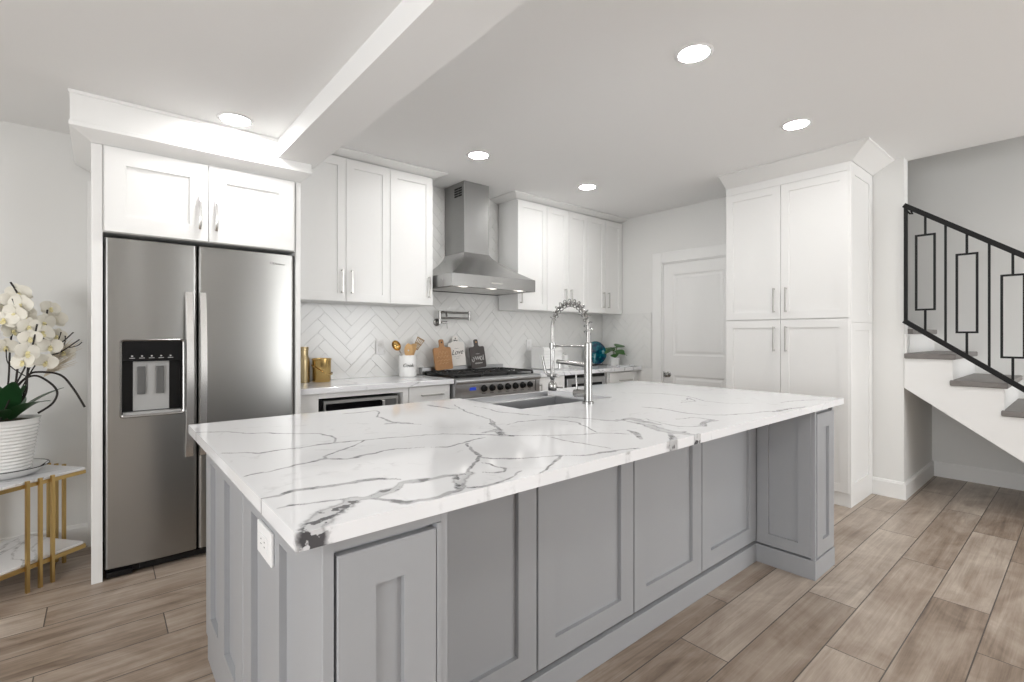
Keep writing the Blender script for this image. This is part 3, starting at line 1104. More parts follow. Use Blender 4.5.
t = base_box(3.148, 3.535, 'white base cabinet just right of the range')
dr = MB().shaker((3.153, CY + 0.021, 0.105), (1, 0, 0), (0, -1, 0), 0.376, 0.768, 0.06).build('door', cab_m, t)
pull(dr, (3.19, CY, 0.72), (0, 0, 1), (0, -1, 0), 0.18)
t = base_box(4.215, 4.768, 'white base cabinet with drawers in the corner next to the door')
dr = MB().shaker((4.235, CY + 0.021, 0.695), (1, 0, 0), (0, -1, 0), 0.47, 0.170, 0.045).build('drawer', cab_m, t)
pull(dr, (4.50, CY, 0.775), (1, 0, 0), (0, -1, 0), 0.22)
dr = MB().shaker((4.235, CY + 0.021, 0.105), (1, 0, 0), (0, -1, 0), 0.47, 0.584, 0.06).build('drawer', cab_m, t)
pull(dr, (4.50, CY, 0.62), (1, 0, 0), (0, -1, 0), 0.22)
# under-counter appliance
t = thing('wine_cooler', (3.875, 3.62, 0), 'dark undercounter cooler with a stainless door frame right of the range', 'appliance')
MB().box(3.545, 4.205, 3.44, 3.92, 0.03, 0.872).build('body', black_p, t)
MB().box(3.575, 4.175, 3.395, 3.439, 0.12, 0.838).build('door', steel_h, t, bevel=0.004)
MB().box(3.64, 4.11, 3.391, 3.3945, 0.18, 0.780).build('window', black_g, t)
MB().box(3.55, 4.20, 3.45, 3.50, 0.002, 0.029).build('toe_grille', black_p, t)

for nm, x0, x1, lb in (('countertop', 0.988, 2.196, 'white veined stone worktop left of the range'), ('countertop', 3.142, 4.764, 'white veined stone worktop in the corner right of the range')):
    b = MB().box(x0, x1, 3.345, 3.934, 0.880, 0.920)
    tag(b.build(nm, quartz_b, bevel=0.003), lb, 'worktop')

# ================================================================== RANGE
rg = thing('gas_range', (2.67, 3.6, 0), 'stainless gas range with black grates and a row of dark knobs', 'stove')
X0, X1 = 2.200, 3.138
b = MB()
b.box(X0, X1, 3.385, 3.925, 0.10, 0.905)
b.build('body', steel_h, rg)
# control fascia with rounded nose
pr_ = [(3.384, 0.752), (3.345, 0.752), (3.338, 0.760), (3.332, 0.868), (3.318, 0.876), (3.312, 0.890), (3.316, 0.906), (3.332, 0.917), (3.384, 0.919)]
MB().prism([(X0, y, z) for y, z in pr_], (X1 - X0, 0, 0)).build('control_panel', steel_h, rg, smooth=40)
MB().box(X0 + 0.005, X1 - 0.005, 3.386, 3.870, 0.906, 0.918).build('cooktop', black_p, rg)
bg = MB().box(X0, X1, 3.872, 3.922, 0.906, 0.985).build('backguard', steel_h, rg, bevel=0.004)
for i in range(7):
    x = 2.490 + i * (0.522 / 6)
    k = MB()
    k.lathe([(0.0, 0.0), (0.030, 0.0), (0.030, -0.006), (0.023, -0.010), (0.021, -0.028), (0.017, -0.033), (0.0, -0.033)], (x, 3.334, 0.824), 20, 'y')
    k.box(x - 0.004, x + 0.004, 3.2925, 3.3015, 0.806, 0.842)
    k.build('knob', black_p, rg, smooth=40)
MB().box(2.345, 2.408, 3.331, 3.338, 0.814, 0.840).build('display', disp_m, rg)
b = MB()
b.box(X1 - 0.055, X1 - 0.045, 3.330, 3.337, 0.765, 0.865)
for i in range(7):
    x = 2.490 + i * (0.522 / 6)
    b.box(x - 0.018, x + 0.018, 3.333, 3.341, 0.778, 0.784)
b.build('panel_marks', dgrey_pl, rg)
od = MB().box(X0 + 0.004, X1 - 0.004, 3.350, 3.384, 0.20, 0.745).build('oven_door', steel_h, rg, bevel=0.005)
MB().box(X0 + 0.16, X1 - 0.16, 3.347, 3.3495, 0.30, 0.60).build('window', black_g, od)
b = MB()
b.tube([(X0 + 0.03, 3.300, 0.722), (X1 - 0.03, 3.300, 0.722)], 0.013, 14)
for x in (X0 + 0.07, X1 - 0.07):
    b.tube([(x, 3.30, 0.722), (x, 3.352, 0.722)], 0.010, 10)
b.build('handle', bright_steel, od, smooth=50)
MB().box(X0 + 0.01, X1 - 0.01, 3.40, 3.43, 0.02, 0.099).build('kick_plate', steel_h, rg)
for x in (X0 + 0.05, X1 - 0.05):
    for y in (3.46, 3.86):
        MB().cyl((x, y, 0), (x, y, 0.0995), 0.02).build('leg', nickel, rg, smooth=40)
gw = (X1 - X0 - 0.05) / 3
for g_ in range(3):
    xa = X0 + 0.025 + g_ * gw + 0.004
    xb = xa + gw - 0.008
    ya, yb = 3.405, 3.850
    b = MB()
    z0, z1 = 0.938, 0.952
    for y in (ya, (ya + yb) / 2, yb):
        b.box(xa, xb, y - 0.006, y + 0.006, z0, z1)
    for x in (xa, xb):
        b.box(x - 0.006, x + 0.006, ya, yb, z0, z1)
    for cy_ in (ya + (yb - ya) * .25, ya + (yb - ya) * .75):
        cx_ = (xa + xb) / 2
        for k in range(8):
            a = math.pi / 4 * k
            b.bar((cx_ + 0.035 * math.cos(a), cy_ + 0.035 * math.sin(a), z1 + 0.002), (cx_ + min(0.125, 0.105 / max(abs(math.sin(a)), .6)) * math.cos(a), cy_ + 0.105 * math.sin(a), z1 - 0.004), 0.009, 0.014, (-math.sin(a), math.cos(a), 0))
    for x in (xa, xb):
        for y in (ya, yb):
            b.box(x - 0.008, x + 0.008, y - 0.008, y + 0.008, 0.9185, z0)
    b.build('grate', iron_m, rg)
    for cy_ in (ya + (yb - ya) * .25, ya + (yb - ya) * .75):
        MB().lathe([(0, 0), (0.046, 0), (0.046, 0.008), (0.034, 0.012), (0.032, 0.018), (0, 0.019)], ((xa + xb) / 2, cy_, 0.9182), 24).build('burner', iron_m, rg, smooth=40)

# ================================================================== HOOD
hd = thing('range_hood', (2.65, 3.7, 1.68), 'stainless chimney range hood over the stove', 'range hood')
hx0, hx1, hy0 = 2.186, 3.108, 3.360
cx0, cx1, cy0 = 2.470, 2.752, 3.600
zb0, zb1, zc = 1.680, 1.785, 2.015
def hr(x0, x1, y0, z):
    return [(x0, y0, z), (x1, y0, z), (x1, 3.924, z), (x0, 3.924, z)]
b = MB()
b.rings([hr(hx0 + .004, hx1 - .004, hy0 + .004, zb0 + 0.012), hr(hx0, hx1, hy0, zb0), hr(hx0, hx1, hy0, zb1)], cap=True)
b.build('rim', steel_hood, hd)
rr = []
for i in range(15):
    t = i / 14
    e = (1 - t) ** 1.55
    ec = (1 - t) ** 1.25
    rr.append(hr(cx0 + (hx0 - cx0) * e, cx1 + (hx1 - cx1) * e, cy0 + (hy0 - cy0) * ec, zb1 + 0.0005 + (zc - zb1) * t))
MB().rings(rr).build('canopy', steel_hood, hd, smooth=35)
ch = MB().rings([hr(cx0 + .003, cx1 - .003, cy0 + .003, zc + 0.0005), hr(cx0 + .003, cx1 - .003, cy0 + .003, ZR - 0.002)]).build('chimney', steel_c, hd, bevel=0.002)
b = MB()
for j in range(4):
    for i in range(2):
        b.box(cx0 + 0.0005, cx0 + 0.0026, 3.640 + i * 0.062, 3.695 + i * 0.062, 2.525 + j * 0.022, 2.540 + j * 0.022)
b.build('vent', black_p, ch)
b = MB()
for i in range(3):
    b.box(hx0 + 0.055 + i * 0.275, hx0 + 0.320 + i * 0.275, hy0 + 0.07, 3.88, zb0 + 0.002, zb0 + 0.0115)
b.build('filter', nickel, hd)
for x in (2.34, 2.65, 2.96):
    MB().lathe([(0, 0), (0.028, 0), (0.028, 0.006), (0, 0.006)], (x, hy0 + 0.045, zb0 + 0.003), 20).build('lamp', hoodlamp_m, hd)
MB().box(2.59, 2.71, hy0 - 0.003, hy0 - 0.0005, zb0 + 0.04, zb0 + 0.055).build('buttons', nickel, hd)

# ================================================================== PANTRY
PX_, PY0, PY1 = 4.226, 1.150, 2.093
pc = thing('pantry_cabinet', (4.5, 1.62, 0), 'tall white four-door pantry cabinet beside the door and the stairs', 'cabinet')
MB().box(PX_ + 0.022, XR - 0.002, PY0 + 0.021, PY1 - 0.001, 0.10, 2.56).build('body', cab_m, pc)
MB().box(PX_ + 0.012, PX_ + 0.03, PY0 + 0.0215, PY1 - 0.002, 0.0, 0.099).build('toe_kick', cab_m, pc)
PM = 1.640
for (z0, z1, hz) in ((1.405, 2.495, 1.56), (0.102, 1.398, 1.245)):
    for ya, yb, hy in ((PY1, PM, PM + 0.045), (PM, PY0 + 0.012, PM - 0.045)):
        dr = MB().shaker((PX_ + 0.021, ya - 0.0015, z0), (0, -1, 0), (-1, 0, 0), ya - yb - 0.003, z1 - z0, 0.062, 0.021, 0.009).build('door', cab_m, pc)
        pull(dr, (PX_, hy, hz), (0, 0, 1), (-1, 0, 0), 0.20)
MB().box(PX_ + 0.004, PX_ + 0.021, PY0 + 0.0215, PY1 - 0.001, 2.498, 2.56).build('frieze', cab_m, pc)
sp_ = MB()
sp_.shaker((PX_ + 0.004, PY0 + 0.020, 1.372), (1, 0, 0), (0, -1, 0), XR - PX_ - 0.008, 2.56 - 1.372, 0.085, 0.020, 0.008, st_b=0.06)
sp_.shaker((PX_ + 0.004, PY0 + 0.020, 0.0), (1, 0, 0), (0, -1, 0), XR - PX_ - 0.008, 1.371, 0.06, 0.020, 0.008, st_b=0.17, st_l=0.085, st_r=0.085)
sp_.build('side_panel', cab_m, pc)
PP = [(0.0, 2.561), (0.004, 2.561), (0.012, 2.568), (0.130, 2.638), (0.142, 2.643), (0.142, 2.6545), (0.0, 2.6545)]
crown('trim_8', [((PX_ + 0.01, PY1), (-1, 0)), ((PX_ + 0.01, PY0), (-1, -1)), ((XR - 0.002, PY0), (0, -1))], PP)

# ================================================================== ISLAND
IX0, IX1 = 0.318, 3.118
IY0, IYR, IY1 = 0.930, 1.228, 2.255
IT = 0.886
isl = thing('kitchen_island', (1.7, 1.6, 0), 'grey panelled kitchen island base with a recessed seating side', 'kitchen island')
b = MB()
SX0, SX1, SY0, SY1 = 1.537, 2.236, 1.763, 2.285      # sink cut-out
t_ = 0.022
e_ = 0.040
# carcass around the sink bay
b.box(IX0 + t_, SX0 - e_, IYR + t_, IY1 - t_, 0.10, IT)
b.box(SX1 + e_, IX1 - t_, IYR + t_, IY1 - t_, 0.10, IT)
b.box(SX0 - e_, SX1 + e_, IYR + t_, SY0 - e_, 0.10, IT)
b.box(SX0 - e_, SX1 + e_, SY0 - e_, IY1 - t_, 0.10, 0.62)
b.build('carcass', grey_m, isl)
# left and right end posts
LPX1, RPX0 = 0.578, 2.835
b = MB()
b.box(IX0 + t_, LPX1, IY0 + t_, IYR + t_ - 0.001, 0.10, IT)
b.box(IX0 + t_, LPX1, IY0 + 0.004, IY0 + t_ - 0.001, 0.858, IT)
b.box(0.5665, LPX1, IY0 + 0.001, IY0 + t_ - 0.001, 0.10, 0.857)
b.build('end_post', grey_m, isl)
b = MB()
b.box(RPX0 + t_, IX1 - t_, IY0 + t_, IYR + t_ - 0.001, 0.10, IT)
b.box(RPX0 + 0.004, RPX0 + 0.022, IY0 + 0.003, IY0 + t_ - 0.001, 0.10, IT)
b.build('end_post', grey_m, isl)
MB().shaker((0.346, IY0 + t_, 0.105), (1, 0, 0), (0, -1, 0), 0.219, 0.742, 0.078, 0.022, 0.014).build('front_panel', grey_m, isl)
MB().shaker((RPX0 + 0.026, IY0 + t_, 0.108), (1, 0, 0), (0, -1, 0), IX1 - RPX0 - 0.030, 0.752, 0.078, 0.024, 0.014).build('front_panel', grey_m, isl)
# inner sides of the posts (the right one faces the camera)
MB().shaker((RPX0 + t_, IYR - 0.001, 0.108), (0, -1, 0), (-1, 0, 0), IYR - IY0 - 0.022, 0.776, 0.062, 0.022, 0.013).build('side_panel', grey_m, isl)
MB().shaker((LPX1 + 0.0005, IY0 + 0.004, 0.108), (0, 1, 0), (1, 0, 0), IYR - IY0 - 0.006, 0.776, 0.062, 0.018, 0.009).build('side_panel', grey_m, isl)
# recessed back panels under the overhang
xs = [0.600, 1.146, 1.693, 2.239, 2.834]
for a, b_ in zip(xs[:-1], xs[1:]):
    MB().shaker((a + 0.0035, IYR + t_ - 0.001, 0.118), (1, 0, 0), (0, -1, 0), b_ - a - 0.007, 0.766, 0.083, 0.022, 0.015).build('back_panel', grey_m, isl)
# left end: two framed panels with a middle stile each
MB().shaker((IX0 + t_, IY1 - 0.002, 0.10), (0, -1, 0), (-1, 0, 0), IY1 - 1.604 - 0.003, IT - 0.10, 0.100, 0.022, 0.016, st_b=0.095, mull=(0.255, 0.368)).build('end_panel', grey_m, isl)
MB().shaker((IX0 + t_, 1.599, 0.10), (0, -1, 0), (-1, 0, 0), 1.602 - IY0 - 0.006, IT - 0.10, 0.100, 0.022, 0.016, st_b=0.095, mull=(0.265, 0.378)).build('end_panel', grey_m, isl)
# right end
for ya, yb in ((1.604, IY0 + 0.002), (IY1 - 0.002, 1.606)):
    MB().shaker((IX1 - t_, yb, 0.10), (0, 1, 0), (1, 0, 0), ya - yb, IT - 0.10, 0.090, 0.022, 0.010).build('end_panel', grey_m, isl)
# working side doors (towards the range)
dx = [IX0 + 0.024, 0.92, SX0 - e_ - 0.003]
for a, b_ in zip(dx[:-1], dx[1:]):
    d_ = MB().shaker((b_ - 0.002, IY1 - t_, 0.108), (-1, 0, 0), (0, 1, 0), b_ - a - 0.004, 0.772, 0.062, 0.022, 0.009).build('door', grey_m, isl)
    pull(d_, (b_ - 0.05, IY1, 0.70), (0, 0, 1), (0, 1, 0), 0.18)
for a, b_ in ((SX1 + e_ + 0.003, 2.70), (2.70, IX1 - 0.024)):
    d_ = MB().shaker((b_ - 0.002, IY1 - t_, 0.108), (-1, 0, 0), (0, 1, 0), b_ - a - 0.004, 0.772, 0.062, 0.022, 0.009).build('door', grey_m, isl)
    pull(d_, (a + 0.05, IY1, 0.70), (0, 0, 1), (0, 1, 0), 0.18)
MB().shaker((SX1 + e_, IY1 - t_, 0.108), (-1, 0, 0), (0, 1, 0), SX1 - SX0 + 2 * e_, 0.50, 0.062, 0.022, 0.009).build('door', grey_m, isl)
# plinth following the outline
b = MB()
b.box(IX0 + 0.004, 0.590, IY0 - 0.003, IYR, 0.0, 0.0995)
b.box(0.590, RPX0 - 0.006, IYR - 0.004, IYR + 0.020, 0.0, 0.0995)
b.box(RPX0 - 0.006, IX1 + 0.004, IY0 - 0.003, IYR + 0.020, 0.0, 0.0995)
b.box(IX0 + 0.004, IX0 + 0.024, IYR, IY1 - 0.01, 0.0, 0.0995)
b.box(IX1 - 0.016, IX1 + 0.004, IYR + 0.020, IY1 - 0.01, 0.0, 0.0995)
b.box(IX0 + 0.024, IX1 - 0.016, IY1 - 0.09, IY1 - 0.07, 0.0, 0.0995)
b.build('plinth', grey_m, isl, bevel=0.002)

# --- worktop: fine grid that carries the stone's own vein field
VEINS = [
 (0.01, [(0.266, 2.1), (0.357, 2.036), (0.413, 1.946), (0.495, 1.871), (0.563, 1.808), (0.603, 1.769), (0.613, 1.72), (0.596, 1.637), (0.588, 1.593)]),
 (0.01, [(0.27, 1.675), (0.327, 1.64), (0.361, 1.603), (0.419, 1.61), (0.474, 1.594), (0.548, 1.607), (0.607, 1.587), (0.655, 1.577), (0.732, 1.549), (0.798, 1.531), (0.876, 1.528)]),
 (0.0075, [(0.853, 1.52), (0.929, 1.497), (0.989, 1.446), (1.04, 1.383), (1.096, 1.316)]),
 (0.006, [(0.273, 1.366), (0.318, 1.363), (0.392, 1.384), (0.478, 1.411), (0.564, 1.474), (0.627, 1.511), (0.671, 1.563)]),
 (0.006, [(0.478, 1.411), (0.527, 1.377), (0.605, 1.382), (0.698, 1.388), (0.771, 1.345)]),
 (0.007, [(0.786, 1.332), (0.831, 1.314), (0.917, 1.34), (1.006, 1.359)]),
 (0.005, [(0.282, 1.152), (0.35, 1.159), (0.417, 1.153), (0.487, 1.142), (0.545, 1.098)]),
 (0.005, [(0.281, 1.152), (0.361, 1.15), (0.446, 1.143), (0.512, 1.119), (0.548, 1.084)]),
 (0.006, [(0.279, 1.064), (0.33, 1.052), (0.377, 1.037), (0.416, 1.009)]),
 (0.045, [(0.246, 0.829), (0.27, 0.86), (0.291, 0.885), (0.315, 0.925), (0.347, 0.966), (0.378, 0.981), (0.415, 1.006)]),
 (0.026, [(0.415, 1.006), (0.443, 0.993), (0.474, 1.01), (0.507, 1.029), (0.538, 1.052)]),
 (0.016, [(0.541, 1.058), (0.571, 1.051), (0.619, 1.038), (0.669, 1.024), (0.677, 1.003)]),
 (0.014, [(0.439, 0.985), (0.466, 0.957), (0.497, 0.937), (0.53, 0.93), (0.568, 0.931), (0.609, 0.932), (0.643, 0.952)]),
 (0.028, [(0.625, 0.942), (0.657, 0.979), (0.686, 1.01), (0.717, 1.027)]),
 (0.008, [(0.717, 1.027), (0.775, 1.092), (0.849, 1.152), (0.872, 1.223), (0.915, 1.326)]),
 (0.007, [(0.793, 1.087), (0.811, 1.054), (0.814, 1.009), (0.796, 0.986), (0.765, 0.994), (0.744, 1.02)]),
 (0.006, [(0.838, 1.137), (0.892, 1.076), (0.937, 1.039)]),
 (0.004, [(0.637, 0.932), (0.685, 0.909), (0.743, 0.906), (0.839, 0.95)]),
 (0.006, [(0.9, 1.289), (0.857, 1.159), (0.764, 1.084)]),
 (0.006, [(0.838, 1.133), (0.888, 1.092), (0.944, 1.038), (1.026, 0.993), (0.908, 0.92), (0.861, 0.904)]),
 (0.006, [(1.022, 0.989), (1.086, 0.96), (1.164, 0.948), (1.234, 0.935), (1.274, 0.914)]),
 (0.012, [(1.09, 0.963), (1.186, 0.949), (1.279, 0.918)]),
 (0.012, [(0.831, 2.171), (0.897, 2.162), (0.97, 2.16)]),
 (0.007, [(0.979, 2.152), (0.925, 1.983), (0.902, 1.84), (0.923, 1.77), (0.976, 1.703)]),
 (0.025, [(0.872, 1.812), (0.918, 1.804), (0.954, 1.744)]),
 (0.022, [(1.272, 2.156), (1.282, 2.066), (1.3, 1.974)]),
 (0.008, [(1.376, 2.09), (1.293, 1.87), (1.266, 1.711), (1.234, 1.606), (1.153, 1.479)]),
 (0.03, [(1.061, 1.414), (1.122, 1.418), (1.089, 1.339), (1.106, 1.31)]),
 (0.012, [(1.241, 1.6), (1.149, 1.453), (1.095, 1.359)]),
 (0.005, [(1.108, 1.313), (1.18, 1.262), (1.258, 1.207), (1.341, 1.153), (1.396, 1.117), (1.451, 1.06)]),
 (0.005, [(1.179, 1.238), (1.191, 1.142), (1.204, 1.055), (1.222, 0.978)]),
 (0.006, [(1.219, 1.485), (1.309, 1.508), (1.391, 1.488), (1.456, 1.448), (1.478, 1.366), (1.444, 1.265), (1.369, 1.156)]),
 (0.005, [(1.431, 1.991), (1.405, 1.776), (1.436, 1.624), (1.476, 1.551)]),
 (0.008, [(1.485, 1.504), (1.532, 1.442), (1.573, 1.378), (1.598, 1.314)]),
 (0.026, [(1.595, 1.317), (1.624, 1.264), (1.719, 1.256), (1.702, 1.178), (1.68, 1.097)]),
 (0.008, [(1.654, 1.288), (1.659, 1.18), (1.604, 1.07), (1.592, 1.04)]),
 (0.02, [(1.501, 1.117), (1.464, 1.06), (1.399, 0.995)]),
 (0.035, [(1.66, 1.203), (1.646, 1.121), (1.589, 1.027), (1.601, 0.964), (1.613, 0.904)]),
 (0.02, [(1.594, 1.077), (1.565, 0.994), (1.631, 0.965)]),
 (0.045, [(1.198, 0.883), (1.228, 0.859), (1.294, 0.874)]),
 (0.02, [(1.294, 0.874), (1.332, 0.861), (1.494, 0.933), (1.583, 1.006)]),
 (0.03, [(1.464, 0.828), (1.584, 0.88), (1.639, 0.907)]),
 (0.022, [(1.794, 0.997), (1.918, 1.019), (1.939, 1.002)]),
 (0.006, [(1.864, 1.133), (1.945, 1.1), (1.95, 1.026), (1.785, 0.974), (1.709, 1.039), (1.753, 1.226)]),
 (0.014, [(2.044, 1.43), (2.048, 1.29), (2.023, 1.186), (2.03, 1.118)]),
 (0.007, [(2.03, 1.118), (2.105, 1.039), (2.245, 0.999), (2.401, 0.95)]),
 (0.016, [(2.36, 0.943), (2.519, 0.939), (2.66, 0.913)]),
 (0.006, [(2.727, 1.058), (2.881, 1.041), (2.991, 0.984), (3.032, 0.914)]),
 (0.014, [(3.2, 1.086), (3.176, 1.0), (3.229, 0.93)]),
 (0.006, [(2.484, 1.831), (2.615, 1.691), (2.617, 1.549), (2.474, 1.326), (2.472, 1.22), (2.599, 1.134)]),
 (0.006, [(2.898, 2.136), (3.039, 2.017), (3.151, 1.864), (3.227, 1.667), (3.231, 1.437)]),
 (0.005, [(2.399, 1.445), (2.519, 1.464), (2.422, 1.37), (2.331, 1.392)]),
]
CX0, CX1, CY0, CY1, CZ0, CZ1 = 0.264, 3.195, 0.905, 2.291, 0.887, 0.920
NX, NY = 596, 280
gx = np.linspace(CX0, CX1, NX + 1)
gy = np.linspace(CY0, CY1, NY + 1)
# snap grid lines to the sink opening
for v_ in (SX0, SX1):
    gx[np.argmin(abs(gx - v_))] = v_
gy[np.argmin(abs(gy - SY0))] = SY0
GX, GY = np.meshgrid(gx, gy)
rng = np.random.RandomState(3)


def vnoise(x, y, f, seed):
    r = np.random.RandomState(seed)
    T = r.rand(64, 64)
    u, v_ = x * f, y * f
    i, j = np.floor(u).astype(int), np.floor(v_).astype(int)
    a, b_ = u - i, v_ - j
    a, b_ = a * a * (3 - 2 * a), b_ * b_ * (3 - 2 * b_)
    g = lambda p, q: T[p % 64, q % 64]
    return (g(i, j) * (1 - a) + g(i + 1, j) * a) * (1 - b_) + (g(i, j + 1) * (1 - a) + g(i + 1, j + 1) * a) * b_ - 0.5


WX = GX + 0.030 * vnoise(GX, GY, 9, 1) + 0.014 * vnoise(GX, GY, 27, 2) + 0.006 * vnoise(GX, GY, 80, 5)
WY = GY + 0.030 * vnoise(GX, GY, 9, 3) + 0.014 * vnoise(GX, GY, 27, 4) + 0.006 * vnoise(GX, GY, 80, 6)
field = np.zeros_like(GX)
width = np.zeros_like(GX)
for w_, pts in VEINS:
    w_ = max(w_, 0.0085)
    n_ = len(pts) - 1
    for k in range(n_):
        (ax, ay), (bx, by) = pts[k], pts[k + 1]
        ex, ey = bx - ax, by - ay
        L2 = ex * ex + ey * ey + 1e-9
        t = np.clip(((WX - ax) * ex + (WY - ay) * ey) / L2, 0, 1)
        d_ = np.hypot(WX - ax - t * ex, WY - ay - t * ey)
        s_ = (k + t) / n_
        taper = 0.55 + 0.45 * np.sin(np.pi * np.clip(s_, 0.04, 0.96))
        f_ = 1 - d_ / (w_ * taper)
        up = f_ > field
        width[up] = w_
        field = np.maximum(field, f_)
b = bmesh.new()
vs = [[b.verts.new((gx[i], gy[j], CZ1)) for i in range(NX + 1)] for j in range(NY + 1)]
ids = {}
isx0, isx1 = int(np.argmin(abs(gx - SX0))), int(np.argmin(abs(gx - SX1)))
jsy = int(np.argmin(abs(gy - SY0)))
for j in range(NY):
    for i in range(NX):
        if j >= jsy and isx0 <= i < isx1:
            continue
        b.faces.new((vs[j][i], vs[j][i + 1], vs[j + 1][i + 1], vs[j + 1][i]))
# outline loop, walked once, dropped straight down
loop = [(i, 0) for i in range(NX)] + [(NX, j) for j in range(NY)] + [(i, NY) for i in range(NX, isx1, -1)] + [(isx1, j) for j in range(NY, jsy, -1)] + [(i, jsy) for i in range(isx1, isx0, -1)] + [(isx0, j) for j in range(jsy, NY)] + [(i, NY) for i in range(isx0, 0, -1)] + [(0, j) for j in range(NY, 0, -1)]
low = [b.verts.new((gx[i], gy[j], CZ0)) for i, j in loop]
fld = [(field[j, i], width[j, i]) for j in range(NY + 1) for i in range(NX + 1)] + [(field[j, i], width[j, i]) for i, j in loop]
n_ = len(loop)
for k in range(n_):
    i, j = loop[k]
    i2, j2 = loop[(k + 1) % n_]
    b.faces.new((vs[j][i], low[k], low[(k + 1) % n_], vs[j2][i2]))
b.faces.new(low)
for row in range(isx0 + 1, isx1):
    for j in range(jsy + 1, NY + 1):
        pass
me = bpy.data.meshes.new('island_worktop')
b.verts.index_update()
b.to_mesh(me)
b.free()
at = me.attributes.new('vein', 'FLOAT', 'POINT')
at.data.foreach_set('value', np.array([f_[0] for f_ in fld], dtype=np.float32))
at = me.attributes.new('vein_width', 'FLOAT', 'POINT')
at.data.foreach_set('value', np.array([f_[1] for f_ in fld], dtype=np.float32))
# drop the loose vertices inside the sink opening
bm2 = bmesh.new()
bm2.from_mesh(me)
bmesh.ops.delete(bm2, geom=[v_ for v_ in bm2.verts if not v_.link_faces], context='VERTS')
bmesh.ops.recalc_face_normals(bm2, faces=bm2.faces)
bm2.to_mesh(me)
bm2.free()
me.materials.append(quartz_i)
top = bpy.data.objects.new('island_worktop', me)
COL.objects.link(top)
tag(top, 'large white quartz worktop with grey veins on the island', 'worktop')

# --- sink
sk = thing('sink', (1.886, 2.02, 0.66), 'stainless apron-front sink let into the island worktop', 'sink')
wl = 0.012
b = MB()
x0, x1, y0, y1, z0, z1 = SX0 - 0.006, SX1 + 0.006, SY0 - 0.006, 2.310, 0.655, 0.886
b.box(x0, x1, y0, y1, z0, z0 + wl)
b.box(x0, x0 + wl, y0, y1 - 0.0855, z0 + wl, z1)
b.box(x1 - wl, x1, y0, y1 - 0.0855, z0 + wl, z1)
b.box(x0 + wl, x1 - wl, y0, y0 + wl, z0 + wl, z1)
b.box(SX0 + 0.002, SX1 - 0.002, y1 - 0.018, y1, z0 + wl, z1 + 0.026)
b.box(x0, x1, y1 - 0.085, y1 - 0.0185, z0 + wl, z1 - 0.004)
b.build('basin', steel_h, sk, bevel=0.004)
MB().lathe([(0, 0), (0.045, 0), (0.045, 0.003), (0.038, 0.004), (0.034, 0.001), (0, 0.001)], (1.886, 2.0, z0 + wl + 0.0005), 24).build('drain', chrome, sk, smooth=40)

# --- faucet (spring pull-down), arching away from the camera
FX, FYY = 1.928, 1.683
fc = thing('faucet', (FX, FYY, 0.92), 'tall chrome spring pull-down faucet standing on the island by the sink', 'faucet')
MB().lathe([(0.0, 0.0005), (0.030, 0.0005), (0.030, 0.010), (0.021, 0.014), (0.0195, 0.30), (0.0195, 0.31), (0.013, 0.316), (0.0, 0.316)], (FX, FYY, 0.92), 28).build('post', chrome, fc, smooth=40)
path = [(FX, FYY, 1.234), (FX, FYY, 1.315)]
yc_, rz = (FYY + 1.944) / 2, (1.944 - FYY) / 2
for k in range(1, 24):
    a = math.pi * k / 24
    path.append((FX, yc_ - rz * math.cos(a), 1.315 + (1.447 - 1.315) * math.sin(a)))
path += [(FX, 1.944, 1.315), (FX, 1.944, 1.218)]
MB().tube(path, 0.0095, 10).build('hose', pewter, fc, smooth=60)
# spring coil around the arch
P = [Vector(p) for p in path]
seg = [0.0]
for a, b_ in zip(P[:-1], P[1:]):
    seg.append(seg[-1] + (b_ - a).length)
def at_len(s_):
    for i in range(len(seg) - 1):
        if s_ <= seg[i + 1]:
            u = (s_ - seg[i]) / (seg[i + 1] - seg[i])
            return P[i].lerp(P[i + 1], u), (P[i + 1] - P[i]).normalized()
    return P[-1], (P[-1] - P[-2]).normalized()
s0, s1, turns = 0.045, seg[-1] - 0.14, 13
coil = []
for k in range(turns * 12 + 1):
    s_ = s0 + (s1 - s0) * k / (turns * 12)
    p, t = at_len(s_)
    ux = Vector((1, 0, 0))
    uy = t.cross(ux)
    a = 2 * math.pi * k / 12
    coil.append(p + (ux * math.cos(a) + uy * math.sin(a)) * 0.0205)
MB().tube(coil, 0.0032, 6).build('spring', chrome, fc, smooth=60)
b = MB()
b.lathe([(0.0, 0.0), (0.014, 0.0), (0.016, -0.004), (0.016, -0.022), (0.012, -0.026), (0.012, -0.16), (0.014, -0.165), (0.014, -0.19), (0.010, -0.195), (0.010, -0.205), (0.021, -0.214), (0.024, -0.225), (0.024, -0.252), (0.020, -0.258), (0.0, -0.258)], (FX, 1.944, 1.222), 24)
b.tube([(FX, 1.905, 1.050), (FX, 1.978, 1.050)], 0.010, 12)
b.tube([(FX + 0.004, 1.93, 0.985), (FX + 0.02, 1.885, 0.985)], 0.0045, 8)
sh = b.build('spray_head', chrome, fc, smooth=40)
MB().tube([(FX, 1.975, 1.050), (FX - 0.006, 1.992, 1.062), (FX - 0.014, 2.012, 1.160)], [0.008, 0.008, 0.006], 8).build('spray_lever', chrome, sh, smooth=50)
b = MB()
b.tube([(FX, FYY + 0.012, 1.214), (FX, 1.944 - 0.013, 1.214)], 0.005, 10)
b.tube([(FX, 1.944, 1.200), (FX, 1.944, 1.230)], 0.0185, 16)
b.build('holder_arm', chrome, fc, smooth=50)
b = MB()
b.tube([(FX, FYY + 0.012, 1.118), (FX, 1.905, 1.128)], [0.011, 0.012], 14)
b.tube([(FX, 1.885, 1.125), (FX, 1.885, 1.092)], [0.009, 0.010], 14)
b.build('spout', chrome, fc, smooth=50)
b = MB()
